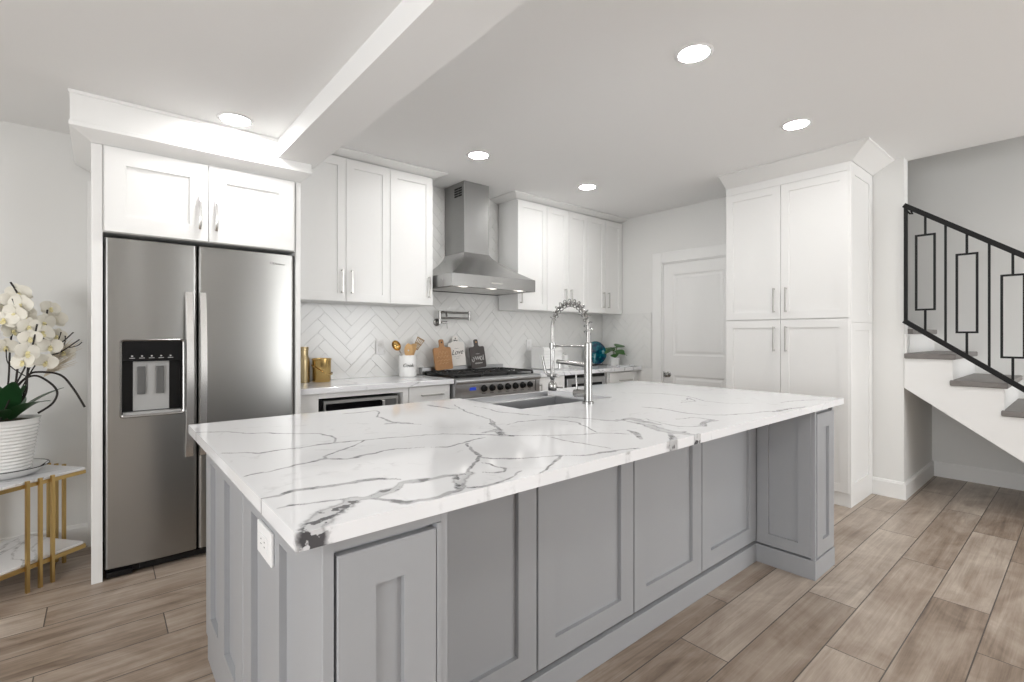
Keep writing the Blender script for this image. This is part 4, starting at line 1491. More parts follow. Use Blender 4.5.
b.tube([(FX, FYY + 0.010, 0.972), (FX - 0.018, FYY + 0.078, 0.968)], 0.021, 18)
b.tube([(FX - 0.014, FYY + 0.064, 0.985), (FX - 0.015, FYY + 0.070, 1.066)], [0.0055, 0.0045], 8)
b.build('handle', chrome, fc, smooth=50)

# --- outlet on the island end
ol = thing('island_outlet', (IX0, 1.328, 0.755), 'white rectangular outlet cover on the grey end of the island', 'outlet')
MB().box(IX0 - 0.008, IX0 - 0.0005, 1.262, 1.394, 0.716, 0.796).build('cover_plate', white_pl, ol, bevel=0.002)
MB().box(IX0 - 0.0105, IX0 - 0.0082, 1.292, 1.364, 0.738, 0.774).build('socket', white_pl, ol, bevel=0.001)
for yy in (1.312, 1.344):
    for dz in (-0.006, 0.006):
        MB().box(IX0 - 0.0110, IX0 - 0.0106, yy - 0.004, yy + 0.004, 0.756 + dz - 0.001, 0.756 + dz + 0.001).build('slot', dgrey_pl, ol)

# ================================================================== WALL OUTLETS AND POT FILLER
for x, lb in ((1.824, 'white wall outlet on the tiles left of the utensil crock'), (3.535, 'white wall outlet on the tiles right of the range')):
    o_ = thing('wall_outlet', (x, 3.93, 1.19), lb, 'outlet')
    MB().box(x - 0.036, x + 0.036, 3.919, 3.9275, 1.110, 1.230).build('cover_plate', white_pl, o_, bevel=0.002)
    b = MB()
    for zz in (1.145, 1.195):
        b.lathe([(0.0, 0.0), (0.017, 0.0), (0.017, -0.002), (0.0, -0.002)], (x, 3.9188, zz), 16, 'y')
    b.build('socket', ceramic, o_)

pf = thing('pot_filler', (2.40, 3.925, 1.40), 'folded nickel pot filler tap on the tiles above the stove', 'tap')
b = MB()
b.lathe([(0, 0), (0.035, 0), (0.035, -0.008), (0.016, -0.014), (0.014, -0.05), (0, -0.05)], (2.385, 3.928, 1.395), 24, 'y')
b.tube([(2.385, 3.868, 1.377), (2.385, 3.868, 1.500)], 0.013, 14)
b.build('wall_mount', pewter, pf, smooth=40)
b = MB()
b.tube([(2.385, 3.868, 1.435), (2.715, 3.868, 1.435)], 0.010, 12)
b.tube([(2.715, 3.868, 1.418), (2.715, 3.868, 1.505)], 0.015, 14)
b.tube([(2.715, 3.868, 1.488), (2.425, 3.868, 1.488)], 0.010, 12)
b.build('folding_arm', pewter, pf, smooth=50)
b = MB()
b.tube([(2.425, 3.868, 1.490), (2.395, 3.866, 1.486)], 0.013, 12)
b.tube([(2.445, 3.860, 1.492), (2.445, 3.845, 1.450)], [0.010, 0.009], 10)
b.build('spout', pewter, pf, smooth=50)
b = MB()
b.tube([(2.40, 3.86, 1.395), (2.452, 3.85, 1.395)], 0.011, 12)
b.tube([(2.448, 3.852, 1.395), (2.452, 3.846, 1.335)], [0.006, 0.005], 8)
b.build('handle', pewter, pf, smooth=50)

# ================================================================== THINGS ON THE LEFT WORKTOP
CT = 0.9205
bt = MB().lathe([(0, 0), (0.046, 0), (0.047, 0.006), (0.047, 0.155), (0.045, 0.178), (0.039, 0.194), (0.037, 0.204), (0.037, 0.240), (0.040, 0.242), (0.040, 0.266), (0.0, 0.268)], (1.160, 3.815, CT), 32).build('cocktail_shaker', gold_d, None, smooth=40)
tag(bt, 'tall aged brass cocktail shaker standing by the refrigerator panel', 'shaker')
ib = thing('ice_bucket', (1.292, 3.800, CT), 'small shiny brass bucket with a swing handle beside the shaker', 'bucket')
MB().lathe([(0, 0), (0.064, 0), (0.066, 0.004), (0.069, 0.165), (0.072, 0.168), (0.072, 0.176), (0.067, 0.178), (0.065, 0.165), (0.061, 0.008), (0, 0.007)], (1.292, 3.800, CT), 36).build('body', gold_m, ib, smooth=40)
pts = []
for k in range(13):
    a = math.pi * k / 12
    pts.append((1.292 - 0.075 * math.cos(a), 3.800 - 0.082 * math.sin(a), CT + 0.130 - 0.03 * math.sin(a) - 0.032 * (1 - math.cos(a)) ))
MB().tube(pts, 0.004, 8).build('swing_handle', gold_m, ib, smooth=60)
MB().lathe([(0, 0), (0.008, 0), (0.008, 0.010), (0, 0.010)], (1.363, 3.794, CT + 0.062), 12, 'x').build('handle_knob', black_p, ib, smooth=40)

ck = thing('utensil_crock', (2.020, 3.800, CT), 'white ceramic crock with black lettering that holds the utensils', 'crock')
MB().lathe([(0, 0), (0.068, 0), (0.074, 0.006), (0.075, 0.020), (0.075, 0.178), (0.073, 0.184), (0.070, 0.182), (0.068, 0.170), (0.068, 0.012), (0, 0.010)], (2.020, 3.800, CT), 40).build('body', ceramic, ck, smooth=40)
ang = math.atan2(2.02, 3.80)
dirv = Vector((-math.sin(0.42), -math.cos(0.42), 0))
cu_o = Vector((2.020, 3.800, CT + 0.098)) + dirv * 0.0745
text_into(ck, 'lettering', 'Cook', 0.040, ink_m, frame_mat(cu_o, (math.cos(0.42), -math.sin(0.42), 0), (0, 0, 1)), shear=0.25, depth=0.003)


def utensil(name, label, base, tip, head, m, hm):
    """handle from inside the crock to the head; the head is drawn in its own plane"""
    t = thing(name, base, label, 'utensil')
    base, tip = Vector(base), Vector(tip)
    d = (tip - base).normalized()
    rt = d.cross(Vector((-0.45, -0.89, 0.0))).normalized()
    nn = rt.cross(d).normalized()
    return t, base, tip, d, rt, nn


def blade(outline, o, rt, d, nn, th, hole=None):
    """flat head: outline of (across, along); optional round hole"""
    b = MB()
    q = lambda a, l, e: tuple(o + rt * a + d * l + nn * e)
    if not hole:
        b.rings([[q(a, l, -th / 2) for a, l in outline], [q(a, l, th / 2) for a, l in outline]])
        return b
    n = len(outline)
    cx, cl, r = hole
    ho = []
    for a, l in outline:
        an = math.atan2(l - cl, a - cx)
        ho.append((cx + r * math.cos(an), cl + r * math.sin(an)))
    A, B = [b.v(q(a, l, th / 2)) for a, l in outline], [b.v(q(a, l, th / 2)) for a, l in ho]
    C, D = [b.v(q(a, l, -th / 2)) for a, l in outline], [b.v(q(a, l, -th / 2)) for a, l in ho]
    for i in range(n):
        j = (i + 1) % n
        b.face([A[i], A[j], B[j], B[i]])
        b.face([C[j], C[i], D[i], D[j]])
        b.face([A[j], A[i], C[i], C[j]])
        b.face([B[i], B[j], D[j], D[i]])
    return b


egg = lambda w, h, n=20: [(w * math.cos(2 * math.pi * k / n) * (1 - 0.12 * math.sin(2 * math.pi * k / n)), h / 2 + h / 2 * math.sin(2 * math.pi * k / n)) for k in range(n)]
# gold ladle, left
t, ba, ti, d, rt, nn = utensil('gold_ladle', 'shiny gold ladle leaning left in the white crock', (2.064, 3.778, CT + 0.02), (1.924, 3.776, CT + 0.235), None, None, None)
MB().tube([ba, ba.lerp(ti, .6), ti], [0.005, 0.005, 0.006], 8).build('handle', pewter, t, smooth=50)
b = MB()
R = []
for i in range(7):
    a = math.pi / 2 * i / 6
    R.append([tuple(ti + d * 0.045 + (rt * math.cos(u) * 0.034 + d * math.sin(u) * 0.048) * max(math.cos(a), 0.02) + nn * (0.022 - 0.034 * math.sin(a))) for u in [2 * math.pi * k / 20 for k in range(20)]])
inner = [[tuple(Vector(p) + nn * 0.003 + (ti + d * 0.045 - Vector(p)) * 0.05) for p in r] for r in R][::-1]
b.rings(R[::-1] + inner[::-1])
b.build('bowl', gold_m, t, smooth=60)
# wooden spatula with a hole
t, ba, ti, d, rt, nn = utensil('wooden_spoon', 'wooden spoon with a round hole in the middle of the crock', (2.012, 3.757, CT + 0.02), (2.006, 3.754, CT + 0.180), None, None, None)
MB().tube([ba, ti + d * 0.01], 0.006, 8).build('handle', wood_b, t, smooth=50)
blade(egg(0.036, 0.115), ti - d * 0.01, rt, d, nn, 0.008, hole=(0, 0.055, 0.007)).build('head', wood_b, t, bevel=0.002)
# angled wooden turner
t, ba, ti, d, rt, nn = utensil('wooden_turner', 'wooden turner with a slanted edge between the spoon and the slotted turner', (2.036, 3.806, CT + 0.02), (2.060, 3.806, CT + 0.175), None, None, None)
MB().tube([ba, ti + d * 0.01], 0.006, 8).build('handle', wood_b, t, smooth=50)
blade([(-0.018, 0), (0.018, 0), (0.030, 0.05), (0.033, 0.112), (0.0, 0.108), (-0.022, 0.094), (-0.026, 0.05)], ti, rt, d, nn, 0.007).build('head', wood_b, t, bevel=0.002)
# slotted turner, right
t, ba, ti, d, rt, nn = utensil('slotted_turner', 'bronze slotted turner leaning right in the white crock', (1.970, 3.832, CT + 0.02), (2.098, 3.832, CT + 0.215), None, None, None)
MB().tube([ba, ti + d * 0.02], 0.005, 8).build('handle', pewter, t, smooth=50)
MB().tube([ti - d * 0.005, ti + d * 0.03], [0.010, 0.013], 10).build('ferrule', wood_a, t, smooth=50)
b = MB()
q = lambda a, l: tuple(ti + rt * a + d * l)
for a in (-0.030, -0.015, 0.0, 0.015, 0.030):
    k_ = 0.72 + 0.28 * 1
    b.bar(q(a * 0.62, 0.028), q(a * 1.05, 0.128), 0.0072, 0.003, rt)
for l, w_ in ((0.028, 0.024), (0.078, 0.031), (0.128, 0.036)):
    b.bar(q(-w_, l), q(w_, l), 0.009, 0.003, d)
b.build('head', bronze_m, t)

# ================================================================== BOARDS ON THE STOVE


def board(name, label, x, y, z, w, h, hw, hh, th, m, lean, roll, hole_r=0.009):
    """cutting board: rectangle with rounded corners and a tab handle; own frame then leaned and rolled"""
    t = thing(name, (x, y, z), label, 'cutting board')
    t.rotation_euler = (-lean, roll, 0)
    P = []
    r = 0.018
    def arc(cx, cz, a0, a1, rr, n=5):
        for k in range(n + 1):
            a = math.radians(a0 + (a1 - a0) * k / n)
            P.append((cx + rr * math.cos(a), cz + rr * math.sin(a)))
    arc(-w / 2 + r, r, 180, 270, r)
    arc(w / 2 - r, r, 270, 360, r)
    arc(w / 2 - r, h - r, 0, 90, r)
    P.append((hw / 2 + 0.012, h))
    P.append((hw / 2, h + 0.012))
    arc(hw / 2 - hw * .35, h + hh - hw * .35, 0, 90, hw * .35)
    arc(-hw / 2 + hw * .35, h + hh - hw * .35, 90, 180, hw * .35)
    P.append((-hw / 2, h + 0.012))
    P.append((-hw / 2 - 0.012, h))
    arc(-w / 2 + r, h - r, 90, 180, r)
    b = MB()
    b.rings([[(a, 0, c_) for a, c_ in P], [(a, th, c_) for a, c_ in P]])
    o_ = b.build('board', m, t, bevel=0.002, local=True)
    b = MB()
    b.lathe([(0.0, 0), (hole_r, 0), (hole_r, -0.001), (0.0, -0.001)], (0, 0, h + hh * 0.62), 16, 'y')
    b.build('hole', ink_m if m is not wood_k else wood_b, t, local=True)
    return t


ZG = 0.9535
b1 = board('wooden_cutting_board', 'brown wooden cutting board leaning at the left end of the stove', 2.398, 3.805, ZG + 0.0078, 0.186, 0.205, 0.048, 0.075, 0.016, wood_a, math.radians(8), math.radians(-3), 0.008)
b = MB()
rnd = random.Random(5)
for k, (zz, n_, hh_) in enumerate(((0.155, 3, 0.030), (0.120, 4, 0.020), (0.085, 4, 0.014), (0.060, 3, 0.010))):
    for i in range(n_):
        x = (i - (n_ - 1) / 2) * 0.034
        pts = [(x + 0.012 * math.cos(a * 1.0) + 0.003 * math.sin(3 * a), -0.0008, zz + hh_ * 0.5 * math.sin(a * 1.6)) for a in [0.5 * j for j in range(9)]]
        b.tube(pts, 0.0012, 4)
b.build('engraving', fadedink, b1, local=True)
b2 = board('white_serving_board', 'white serving board with black handwriting leaning between the two darker boards', 2.582, 3.852, 0.988, 0.178, 0.222, 0.060, 0.062, 0.014, wood_w, math.radians(7), math.radians(-4), 0.006)
text_into(b2, 'lettering', 'Love', 0.066, ink_m, frame_mat((0.0, -0.0010, 0.128), (1, 0, 0.04), (0, 0, 1)), shear=0.45, local=True)
b = MB()
for zz, w_ in ((0.165, 0.022), (0.090, 0.040), (0.072, 0.018)):
    b.tube([(-w_ + 2 * w_ * i / 12, -0.0006, zz + 0.002 * (-1) ** i) for i in range(13)], 0.0008, 4)
b.tube([(-0.022, -0.0008, 0.238), (-0.018, -0.0008, 0.250), (-0.010, -0.0008, 0.236), (0.0, -0.0008, 0.246), (0.008, -0.0008, 0.236), (0.020, -0.0008, 0.240)], 0.0035, 5)
b.build('small_writing', ink_m, b2, local=True)
b3 = board('dark_serving_board', 'dark brown serving board with white writing, rightmost of the three boards', 2.795, 3.812, ZG + 0.0095, 0.176, 0.205, 0.044, 0.072, 0.015, wood_k, math.radians(8), math.radians(-4), 0.008)
b = MB()
b.tube([(-0.062 + 0.012 * math.sin(a), -0.0010, 0.085 + 0.022 * math.cos(a)) for a in [0.55 * j for j in range(10)]], 0.0026, 5)
b.tube([(-0.040 + 0.0075 * i, -0.0010, 0.092 + (0.020 if i % 3 == 1 else -0.012 if i % 3 == 2 else 0)) for i in range(10)], 0.0026, 5)
b.tube([(0.035 + 0.013 * math.cos(a), -0.0010, 0.090 + 0.020 * math.sin(a)) for a in [0.6 * j for j in range(12)]], 0.0026, 5)
b.tube([(0.062, -0.0010, 0.070), (0.062, -0.0010, 0.120)], 0.003, 5)
b.tube([(-0.02 + 0.004 * i, -0.0010, 0.135 + 0.003 * (-1) ** i) for i in range(11)], 0.0012, 4)
b.tube([(-0.042 + 0.007 * i, -0.0010, 0.045 + 0.005 * (-1) ** i) for i in range(13)], 0.0026, 5)
b.build('writing', chalk_m, b3, local=True)

# ================================================================== THINGS ON THE RIGHT WORKTOP
bb = thing('bread_box', (3.57, 3.72, CT), 'white ribbed bread box on the worktop right of the range', 'container')
b = MB()
x0, x1, y0, y1, hz = 3.475, 3.735, 3.62, 3.82, 0.232
pr2 = []
for k in range(9):
    a = math.pi / 2 * k / 8
    pr2.append((y0 + 0.035 - 0.035 * math.cos(a), hz - 0.035 + 0.035 * math.sin(a)))
prof2 = [(y1, 0.004), (y0 + 0.004, 0.004), (y0, 0.010)] + [(y0 + (0.002 if k % 2 else 0), 0.02 + k * 0.0145) for k in range(12)] + pr2 + [(y1, hz)]
b.prism([(x0, y, CT + z) for y, z in prof2], (x1 - x0, 0, 0))
b.build('body', ceramic, bb, bevel=0.016, seg=4)
MB().box(3.565, 3.645, 3.606, 3.6185, CT + 0.175, CT + 0.187).build('grip', ceramic, bb, bevel=0.003)
b = MB()
for x in (3.505, 3.705):
    for y in (3.65, 3.79):
        b.cyl((x, y, CT), (x, y, CT + 0.004), 0.012)
b.build('feet', grey_pl, bb)
cn = thing('canister', (3.86, 3.72, CT), 'small white lidded canister between the bread box and the teal plate', 'container')
MB().lathe([(0, 0), (0.050, 0), (0.054, 0.005), (0.055, 0.12), (0.052, 0.128), (0, 0.128)], (3.86, 3.72, CT), 30).build('body', ceramic, cn, smooth=40)
MB().lathe([(0, 0.1285), (0.054, 0.1285), (0.055, 0.140), (0.030, 0.150), (0.010, 0.152), (0.012, 0.166), (0, 0.170)], (3.86, 3.72, CT), 30).build('lid', ceramic, cn, smooth=40)

tp = thing('decorative_plate', (4.50, 3.81, CT), 'round teal art-glass plate propped upright in the corner', 'plate')
b = MB()
prof3 = [(0.0, 0.0), (0.07, 0.001), (0.105, -0.006), (0.135, -0.014), (0.138, -0.012), (0.136, -0.008), (0.105, 0.002), (0.07, 0.008), (0.0, 0.008)]
b.lathe(prof3, (0, 0, 0), 40, 'y')
pl = b.build('plate', teal_m, tp, smooth=50, local=True)
pl.location = (0, -0.005, 0.148)
pl.rotation_euler = (math.radians(-10), 0, math.radians(-18))
b = MB()
for sx in (-0.05, 0.05):
    b.tube([(sx, -0.065, 0.028), (sx, -0.060, 0.005), (sx, 0.05, 0.005), (sx * .7, 0.075, 0.10)], 0.004, 6)
b.tube([(-0.05, 0.03, 0.005), (0.05, 0.03, 0.005)], 0.004, 6)
b.build('stand', rail_m, tp, local=True, smooth=50)

pp = thing('potted_plant', (4.575, 3.585, CT), 'small round-leaved green plant in a white pot beside the teal plate', 'plant')
MB().lathe([(0, 0), (0.046, 0), (0.048, 0.004), (0.060, 0.094), (0.061, 0.098), (0.057, 0.098), (0.053, 0.084), (0, 0.082)], (4.575, 3.585, CT), 28).build('pot', ceramic, pp, smooth=40)
MB().lathe([(0, 0), (0.0525, 0), (0, 0.006)], (4.575, 3.585, CT + 0.083), 20).build('soil', soil_m, pp)
def leaf_mesh(l, w, curl=0.3, n=8, fold=0.12):
    b = MB()
    L_, R_, Cn = [], [], []
    for i in range(n + 1):
        t = i / n
        hw = w / 2 * (math.sin(math.pi * (t ** 0.85) * 0.97 + 0.03)) ** 0.8
        z = -curl * l * t * t
        L_.append((t * l, hw, z + fold * hw))
        R_.append((t * l, -hw, z + fold * hw))
        Cn.append((t * l, 0, z))
    th = 0.0012
    def sheet(dz):
        return [[b.v((p[0], p[1], p[2] + dz)) for p in row] for row in (L_, Cn, R_)]
    A, B = sheet(th / 2), sheet(-th / 2)
    for S, f in ((A, 1), (B, -1)):
        for r in range(2):
            for i in range(n):
                q = [S[r][i], S[r][i + 1], S[r + 1][i + 1], S[r + 1][i]]
                b.face(q[::f])
    for r in (0, 2):
        for i in range(n):
            b.face([A[r][i], A[r][i + 1], B[r][i + 1], B[r][i]])
    for i in (0, n):
        for r in range(2):
            b.face([A[r][i], A[r + 1][i], B[r + 1][i], B[r][i]])
    return b
rnd = random.Random(11)
base_leaf = None
specs = [(-0.035, 0.00, 0.215, 0.10, 2.9, -0.3), (0.035, -0.01, 0.235, 0.115, 0.2, 0.3), (0.055, 0.02, 0.225, 0.10, 0.6, 0.25), (-0.07, -0.01, 0.225, 0.09, 3.3, 0.1), (-0.01, -0.03, 0.20, 0.10, 4.5, -0.2), (0.0, 0.01, 0.19, 0.10, 1.6, 0.4),
         (0.02, -0.04, 0.165, 0.085, 5.2, -0.1), (-0.04, -0.02, 0.16, 0.085, 3.9, -0.2), (0.05, 0.0, 0.17, 0.08, 5.9, 0.0)]
for i, (dx_, dy_, dz_, l_, az, el) in enumerate(specs):
    sx, sy, sz = dx_ * .8, dy_ * .8, dz_ - 0.02
    lf = leaf_mesh(l_ * 1.3, l_ * 1.15, 0.15).build('leaf', leaf2_m, pp, smooth=60, local=True) if base_leaf is None or True else None
    lf.location = (sx, sy, sz)
    lf.rotation_euler = (0.3 * math.sin(i * 2.1), -el, az)
    MB().tube([(0.01 * math.cos(i), 0.01 * math.sin(i), 0.088), (sx * 0.5, sy * 0.5, 0.12), (sx, sy, sz)], 0.0028, 6).build('stem', gstem_m, pp, local=True)

tr = thing('serving_tray', (4.45, 3.50, CT), 'low white oval tray on the worktop in front of the green plant', 'tray')
b = MB()
R = []
for e, z in ((0.0, 0.001), (0.012, 0.0), (0.022, 0.012), (0.024, 0.014), (0.019, 0.013), (0.008, 0.004)):
    R.append([((0.125 + e) * math.cos(a), (0.055 + e) * math.sin(a), z) for a in [2 * math.pi * k / 40 for k in range(40)]])
b.rings(R)
b.build('dish', marble_t, tr, smooth=40, local=True)
tr.location = (4.58, 3.435, CT)

# ================================================================== SIDE TABLE WITH THE ORCHID
TC, TR = (-0.378, 3.610), math.radians(37.7)
tb = thing('side_table', (*TC, 0), 'gold-legged square side table with marble top and shelf', 'table', rotz=TR)
hs = 0.222
TZ = 0.548
MB().box(-hs, hs, -hs, hs, TZ - 0.014, TZ).build('tabletop', marble_t, tb, bevel=0.002, local=True)
MB().box(-hs + 0.004, hs - 0.004, -hs + 0.004, hs - 0.004, 0.128, 0.142).build('shelf', marble_t, tb, bevel=0.002, local=True)
for z0, z1 in ((TZ - 0.032, TZ - 0.0145), (0.108, 0.1275)):
    b = MB()
    for s_ in (-1, 1):
        b.box(-hs, hs, s_ * hs - 0.006, s_ * hs + 0.006, z0, z1)
        b.box(s_ * hs - 0.006, s_ * hs + 0.006, -hs + 0.0062, hs - 0.0062, z0, z1)
    b.build('frame', gold_leg, tb, local=True)
for side in range(4):
    for off in (-0.055, 0.0, 0.055):
        a = math.pi / 2 * side
        px, py = off, -hs - 0.0135
        x, y = px * math.cos(a) - py * math.sin(a), px * math.sin(a) + py * math.cos(a)
        MB().box(x - 0.007, x + 0.007, y - 0.007, y + 0.007, 0.0, TZ + 0.004).build('leg', gold_leg, tb, local=True)

pz = TZ + 0.0005
PC = Vector((-0.375, 3.600, pz))
dsh = thing('pot_saucer', tuple(PC), 'wide white saucer with a dark rim under the orchid pot', 'saucer')
MB().lathe([(0, 0.0), (0.095, 0.0), (0.105, 0.004), (0.140, 0.024), (0.165, 0.046), (0.163, 0.048), (0.137, 0.030), (0.102, 0.009), (0, 0.008)], tuple(PC), 44).build('dish', ceramic, dsh, smooth=40)
b = MB()
b.tube([(PC.x + 0.1655 * math.cos(a), PC.y + 0.1655 * math.sin(a), PC.z + 0.0475) for a in [2 * math.pi * k / 44 for k in range(44)]], 0.0022, 5, closed=True)
b.tube([(PC.x + 0.150, PC.y - 0.03, PC.z + 0.047), (PC.x + 0.125, PC.y - 0.02, PC.z + 0.03), (PC.x + 0.135, PC.y + 0.03, PC.z + 0.030), (PC.x + 0.158, PC.y + 0.035, PC.z + 0.048)], 0.0022, 5)
b.build('rim', rail_m, dsh)

orc = thing('potted_orchid', (PC.x, PC.y, PC.z + 0.0095), 'white orchid in a ribbed white pot on the side table', 'plant')
Z0 = PC.z + 0.0095
prof4 = [(0, 0), (0.086, 0), (0.090, 0.004)]
for k in range(15):
    z = 0.012 + k * 0.0175
    r = 0.092 + 0.036 * z / 0.27
    prof4 += [(r + 0.0036, z), (r - 0.0004, z + 0.009)]
prof4 += [(0.131, 0.277), (0.134, 0.286), (0.127, 0.287), (0.123, 0.271), (0.0, 0.269)]
MB().lathe(prof4, (PC.x, PC.y, Z0), 48).build('pot', ceramic, orc, smooth=60)
MB().lathe([(0, 0), (0.118, 0), (0.06, 0.012), (0, 0.016)], (PC.x, PC.y, Z0 + 0.2695), 24).build('moss', soil_m, orc)
ZP = Z0 + 0.278
OX = Vector((PC.x, PC.y, ZP))
for az, l_, w_, el, cu, zz in ((0.1, 0.20, 0.075, 0.75, 0.45, 0.0), (-0.9, 0.22, 0.085, 0.55, 0.55, 0.0), (-1.7, 0.24, 0.09, 0.35, 0.55, 0.005), (-2.6, 0.22, 0.085, 0.5, 0.5, 0.0), (2.6, 0.20, 0.08, 0.5, 0.5, 0.0), (1.4, 0.2, 0.08, 0.5, 0.5, 0.0), (-0.4, 0.15, 0.075, 1.15, 0.25, 0.02), (-1.3, 0.19, 0.09, 1.0, 0.4, 0.02), (0.5, 0.15, 0.07, 1.3, 0.2, 0.02), (-1.9, 0.16, 0.08, 1.2, 0.3, 0.02)):
    lf = leaf_mesh(l_ * 1.1, w_ * 1.1, cu, 10, 0.25).build('leaf', leaf_m, orc, smooth=60, local=True)
    lf.location = (0.035 * math.cos(az), 0.035 * math.sin(az), ZP - Z0 + zz)
    lf.rotation_euler = (0, -el - 0.35, az)
def smooth_path(pts, n=6):
    P = [Vector(p) for p in pts]
    out = []
    for i in range(len(P) - 1):
        p0, p1, p2, p3 = P[max(i - 1, 0)], P[i], P[i + 1], P[min(i + 2, len(P) - 1)]
        for k in range(n):
            t = k / n
            out.append(0.5 * ((2 * p1) + (p2 - p0) * t + (2 * p0 - 5 * p1 + 4 * p2 - p3) * t * t + (3 * p1 - p0 - 3 * p2 + p3) * t ** 3))
    out.append(P[-1])
    return out
zb_ = ZP + 0.0
branches = [
    ([(-0.40, 3.58, zb_), (-0.35, 3.60, 0.98), (-0.30, 3.60, 1.05), (-0.265, 3.60, 1.078), (-0.17, 3.60, 1.06), (-0.115, 3.60, 0.98), (-0.068, 3.60, 0.875)], 0.0055),
    ([(-0.39, 3.60, zb_), (-0.33, 3.60, 1.01), (-0.27, 3.60, 1.06), (-0.21, 3.60, 1.02), (-0.18, 3.60, 0.965), (-0.20, 3.60, 0.905), (-0.255, 3.60, 0.86)], 0.0055),
    ([(-0.38, 3.59, zb_), (-0.33, 3.59, 0.96), (-0.25, 3.60, 1.14), (-0.17, 3.60, 1.18), (-0.09, 3.60, 1.25)], 0.0032),
    ([(-0.38, 3.61, zb_), (-0.31, 3.61, 0.96), (-0.28, 3.61, 1.18), (-0.18, 3.61, 1.22), (-0.115, 3.61, 1.29)], 0.0032),
    ([(-0.39, 3.57, zb_), (-0.345, 3.57, 0.96), (-0.325, 3.56, 1.14), (-0.315, 3.56, 1.30), (-0.345, 3.56, 1.46)], 0.0048),
    ([(-0.40, 3.60, zb_), (-0.305, 3.59, 0.95), (-0.29, 3.59, 1.09), (-0.235, 3.60, 1.25), (-0.22, 3.62, 1.41)], 0.0042),
    ([(-0.41, 3.60, zb_), (-0.37, 3.62, 1.0), (-0.36, 3.64, 1.25), (-0.33, 3.65, 1.45), (-0.36, 3.63, 1.55)], 0.0042),
    ([(-0.39, 3.55, zb_), (-0.33, 3.52, 1.02), (-0.28, 3.50, 1.16), (-0.25, 3.49, 1.33)], 0.0038),
]
for pts, r in branches:
    MB().tube(smooth_path(pts), r, 7).build('branch', stem_m, orc, smooth=60)
for pts in ([(-0.17, 3.60, 1.18), (-0.15, 3.60, 1.23), (-0.148, 3.60, 1.27)], [(-0.20, 3.60, 1.20), (-0.175, 3.60, 1.25), (-0.165, 3.60, 1.29)], [(-0.14, 3.60, 1.205), (-0.10, 3.60, 1.215), (-0.08, 3.60, 1.235)], [(-0.25, 3.6, 1.22), (-0.23, 3.6, 1.27), (-0.225, 3.6, 1.32)], [(-0.29, 3.59, 1.05), (-0.36, 3.58, 1.12), (-0.37, 3.57, 1.2)]):
    MB().tube(smooth_path(pts, 4), [0.0026] * 8 + [0.004], 6).build('twig', stem_m, orc, smooth=60)
# dry tufts behind the flowers
for k, (cx_, cy_, cz_) in enumerate(((-0.15, 3.66, 1.14), (-0.13, 3.70, 1.20))):
    b = MB()
    rnd = random.Random(20 + k)
    root_ = Vector((-0.235, 3.64, 1.05 + 0.05 * k))
    for i in range(26):
        e_ = Vector((cx_ + rnd.uniform(-0.03, 0.05), cy_ + rnd.uniform(-0.04, 0.04), cz_ + rnd.uniform(-0.06, 0.06)))
        b.tube([root_, root_.lerp(e_, .5) + Vector((0, 0, 0.01)), e_], [0.0022, 0.0028, 0.0008], 4)
    b.build('dry_tuft', tuft_m, orc)
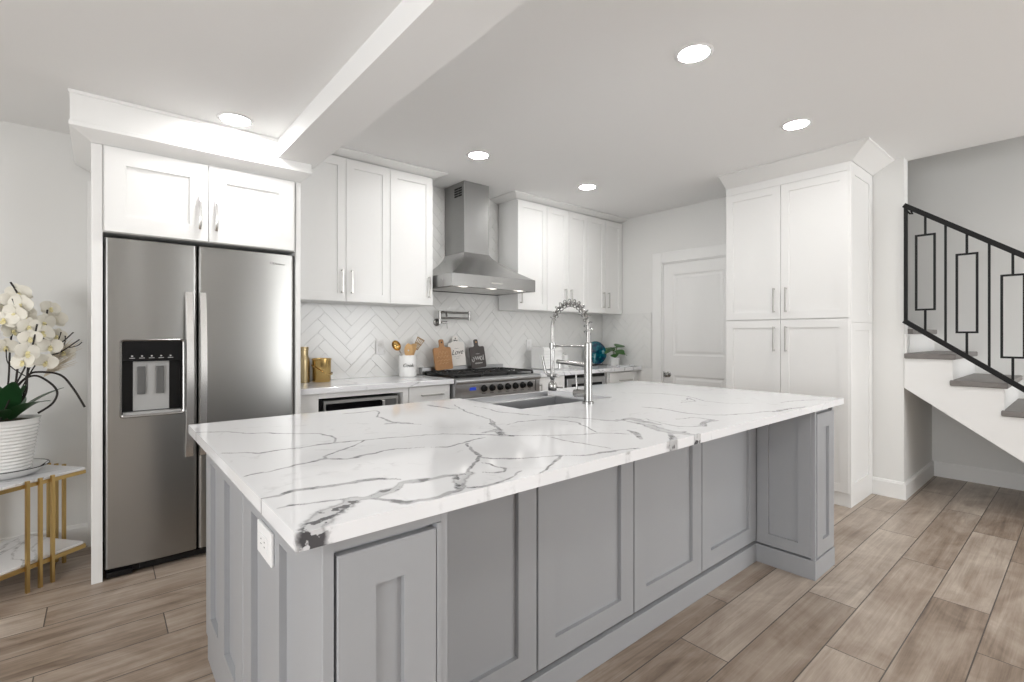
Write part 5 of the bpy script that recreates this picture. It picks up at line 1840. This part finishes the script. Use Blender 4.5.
# one blossom, then copies
def petal(l, w, az, lift, b, base=0.004, z0=0.0):
    """cupped petal with thickness, around +z"""
    n, mm = 7, 4
    th = 0.0012
    G = []
    for s_ in (1, -1):
        rows = []
        for i in range(n + 1):
            t = i / n
            hw = w / 2 * (math.sin(math.pi * min(1, 0.10 + 0.86 * t)) ** 0.62)
            row = []
            for j in range(mm + 1):
                u = -1 + 2 * j / mm
                r = base + l * t
                x, y = r, hw * u
                z = z0 + lift * l * (t - 0.75 * t * t) + 0.10 * hw * u * u + s_ * th / 2
                row.append(b.v((x * math.cos(az) - y * math.sin(az), x * math.sin(az) + y * math.cos(az), z)))
            rows.append(row)
        G.append(rows)
    for rows, f in ((G[0], 1), (G[1], -1)):
        for i in range(n):
            for j in range(mm):
                b.face([rows[i][j], rows[i + 1][j], rows[i + 1][j + 1], rows[i][j + 1]][::f])
    for i in range(n):
        for j in (0, mm):
            b.face([G[0][i][j], G[0][i + 1][j], G[1][i + 1][j], G[1][i][j]])
    for j in range(mm):
        for i in (0, n):
            b.face([G[0][i][j], G[0][i][j + 1], G[1][i][j + 1], G[1][i][j]])


b = MB()
for az in (90, 210, 330):
    petal(0.042, 0.034, math.radians(az), 0.25, b, z0=-0.002)
for az in (20, 160):
    petal(0.046, 0.062, math.radians(az), 0.35, b, z0=0.002)
fl = b.build('flower', petal_m, orc, smooth=70, local=True)
b = MB()
petal(0.022, 0.018, math.radians(270), 0.9, b, base=0.002, z0=0.006)
b.lathe([(0, 0.0), (0.005, 0.002), (0.006, 0.010), (0.003, 0.017), (0, 0.018)], (0, 0, 0.003), 10)
lp = b.build('lip', lip_m, fl, smooth=60, local=True)
SPOTS = [(-0.352, 3.6, 1.496), (-0.311, 3.55, 1.465), (-0.284, 3.5, 1.34), (-0.327, 3.65, 1.538), (-0.214, 3.68, 1.451), (-0.195, 3.70, 1.386), (-0.236, 3.6, 1.365), (-0.277, 3.5, 1.274), (-0.347, 3.55, 1.31), (-0.29, 3.48, 1.188), (-0.207, 3.58, 1.221), (-0.18, 3.65, 1.285), (-0.299, 3.5, 1.137), (-0.221, 3.55, 1.132), (-0.373, 3.6, 1.223), (-0.158, 3.68, 1.18), (-0.389, 3.65, 1.456), (-0.264, 3.62, 1.221), (-0.30, 3.57, 1.40), (-0.24, 3.56, 1.30), (-0.33, 3.52, 1.41), (-0.37, 3.5, 1.37)]
rnd = random.Random(4)
for i, (x, y, z) in enumerate(SPOTS):
    o_ = fl if i == 0 else copy_tree(fl, orc)
    z = z - 0.04 * max(0, (z - 1.15) / 0.35)
    o_.location = (x - PC.x, y - PC.y, z - Z0)
    # blossom looks towards the room (roughly -Y and a little +X), tilted a bit
    n_ = Vector((0.15 + rnd.uniform(-0.8, 0.8), -1.0, rnd.uniform(-0.5, 0.6))).normalized()
    up_ = Vector((rnd.uniform(-0.35, 0.35), 0, 1))
    xx = up_.cross(n_).normalized()
    yy = n_.cross(xx)
    o_.rotation_euler = Matrix((xx, yy, n_)).transposed().to_euler()
    s_ = rnd.uniform(0.95, 1.2)
    o_.scale = (s_, s_, s_)
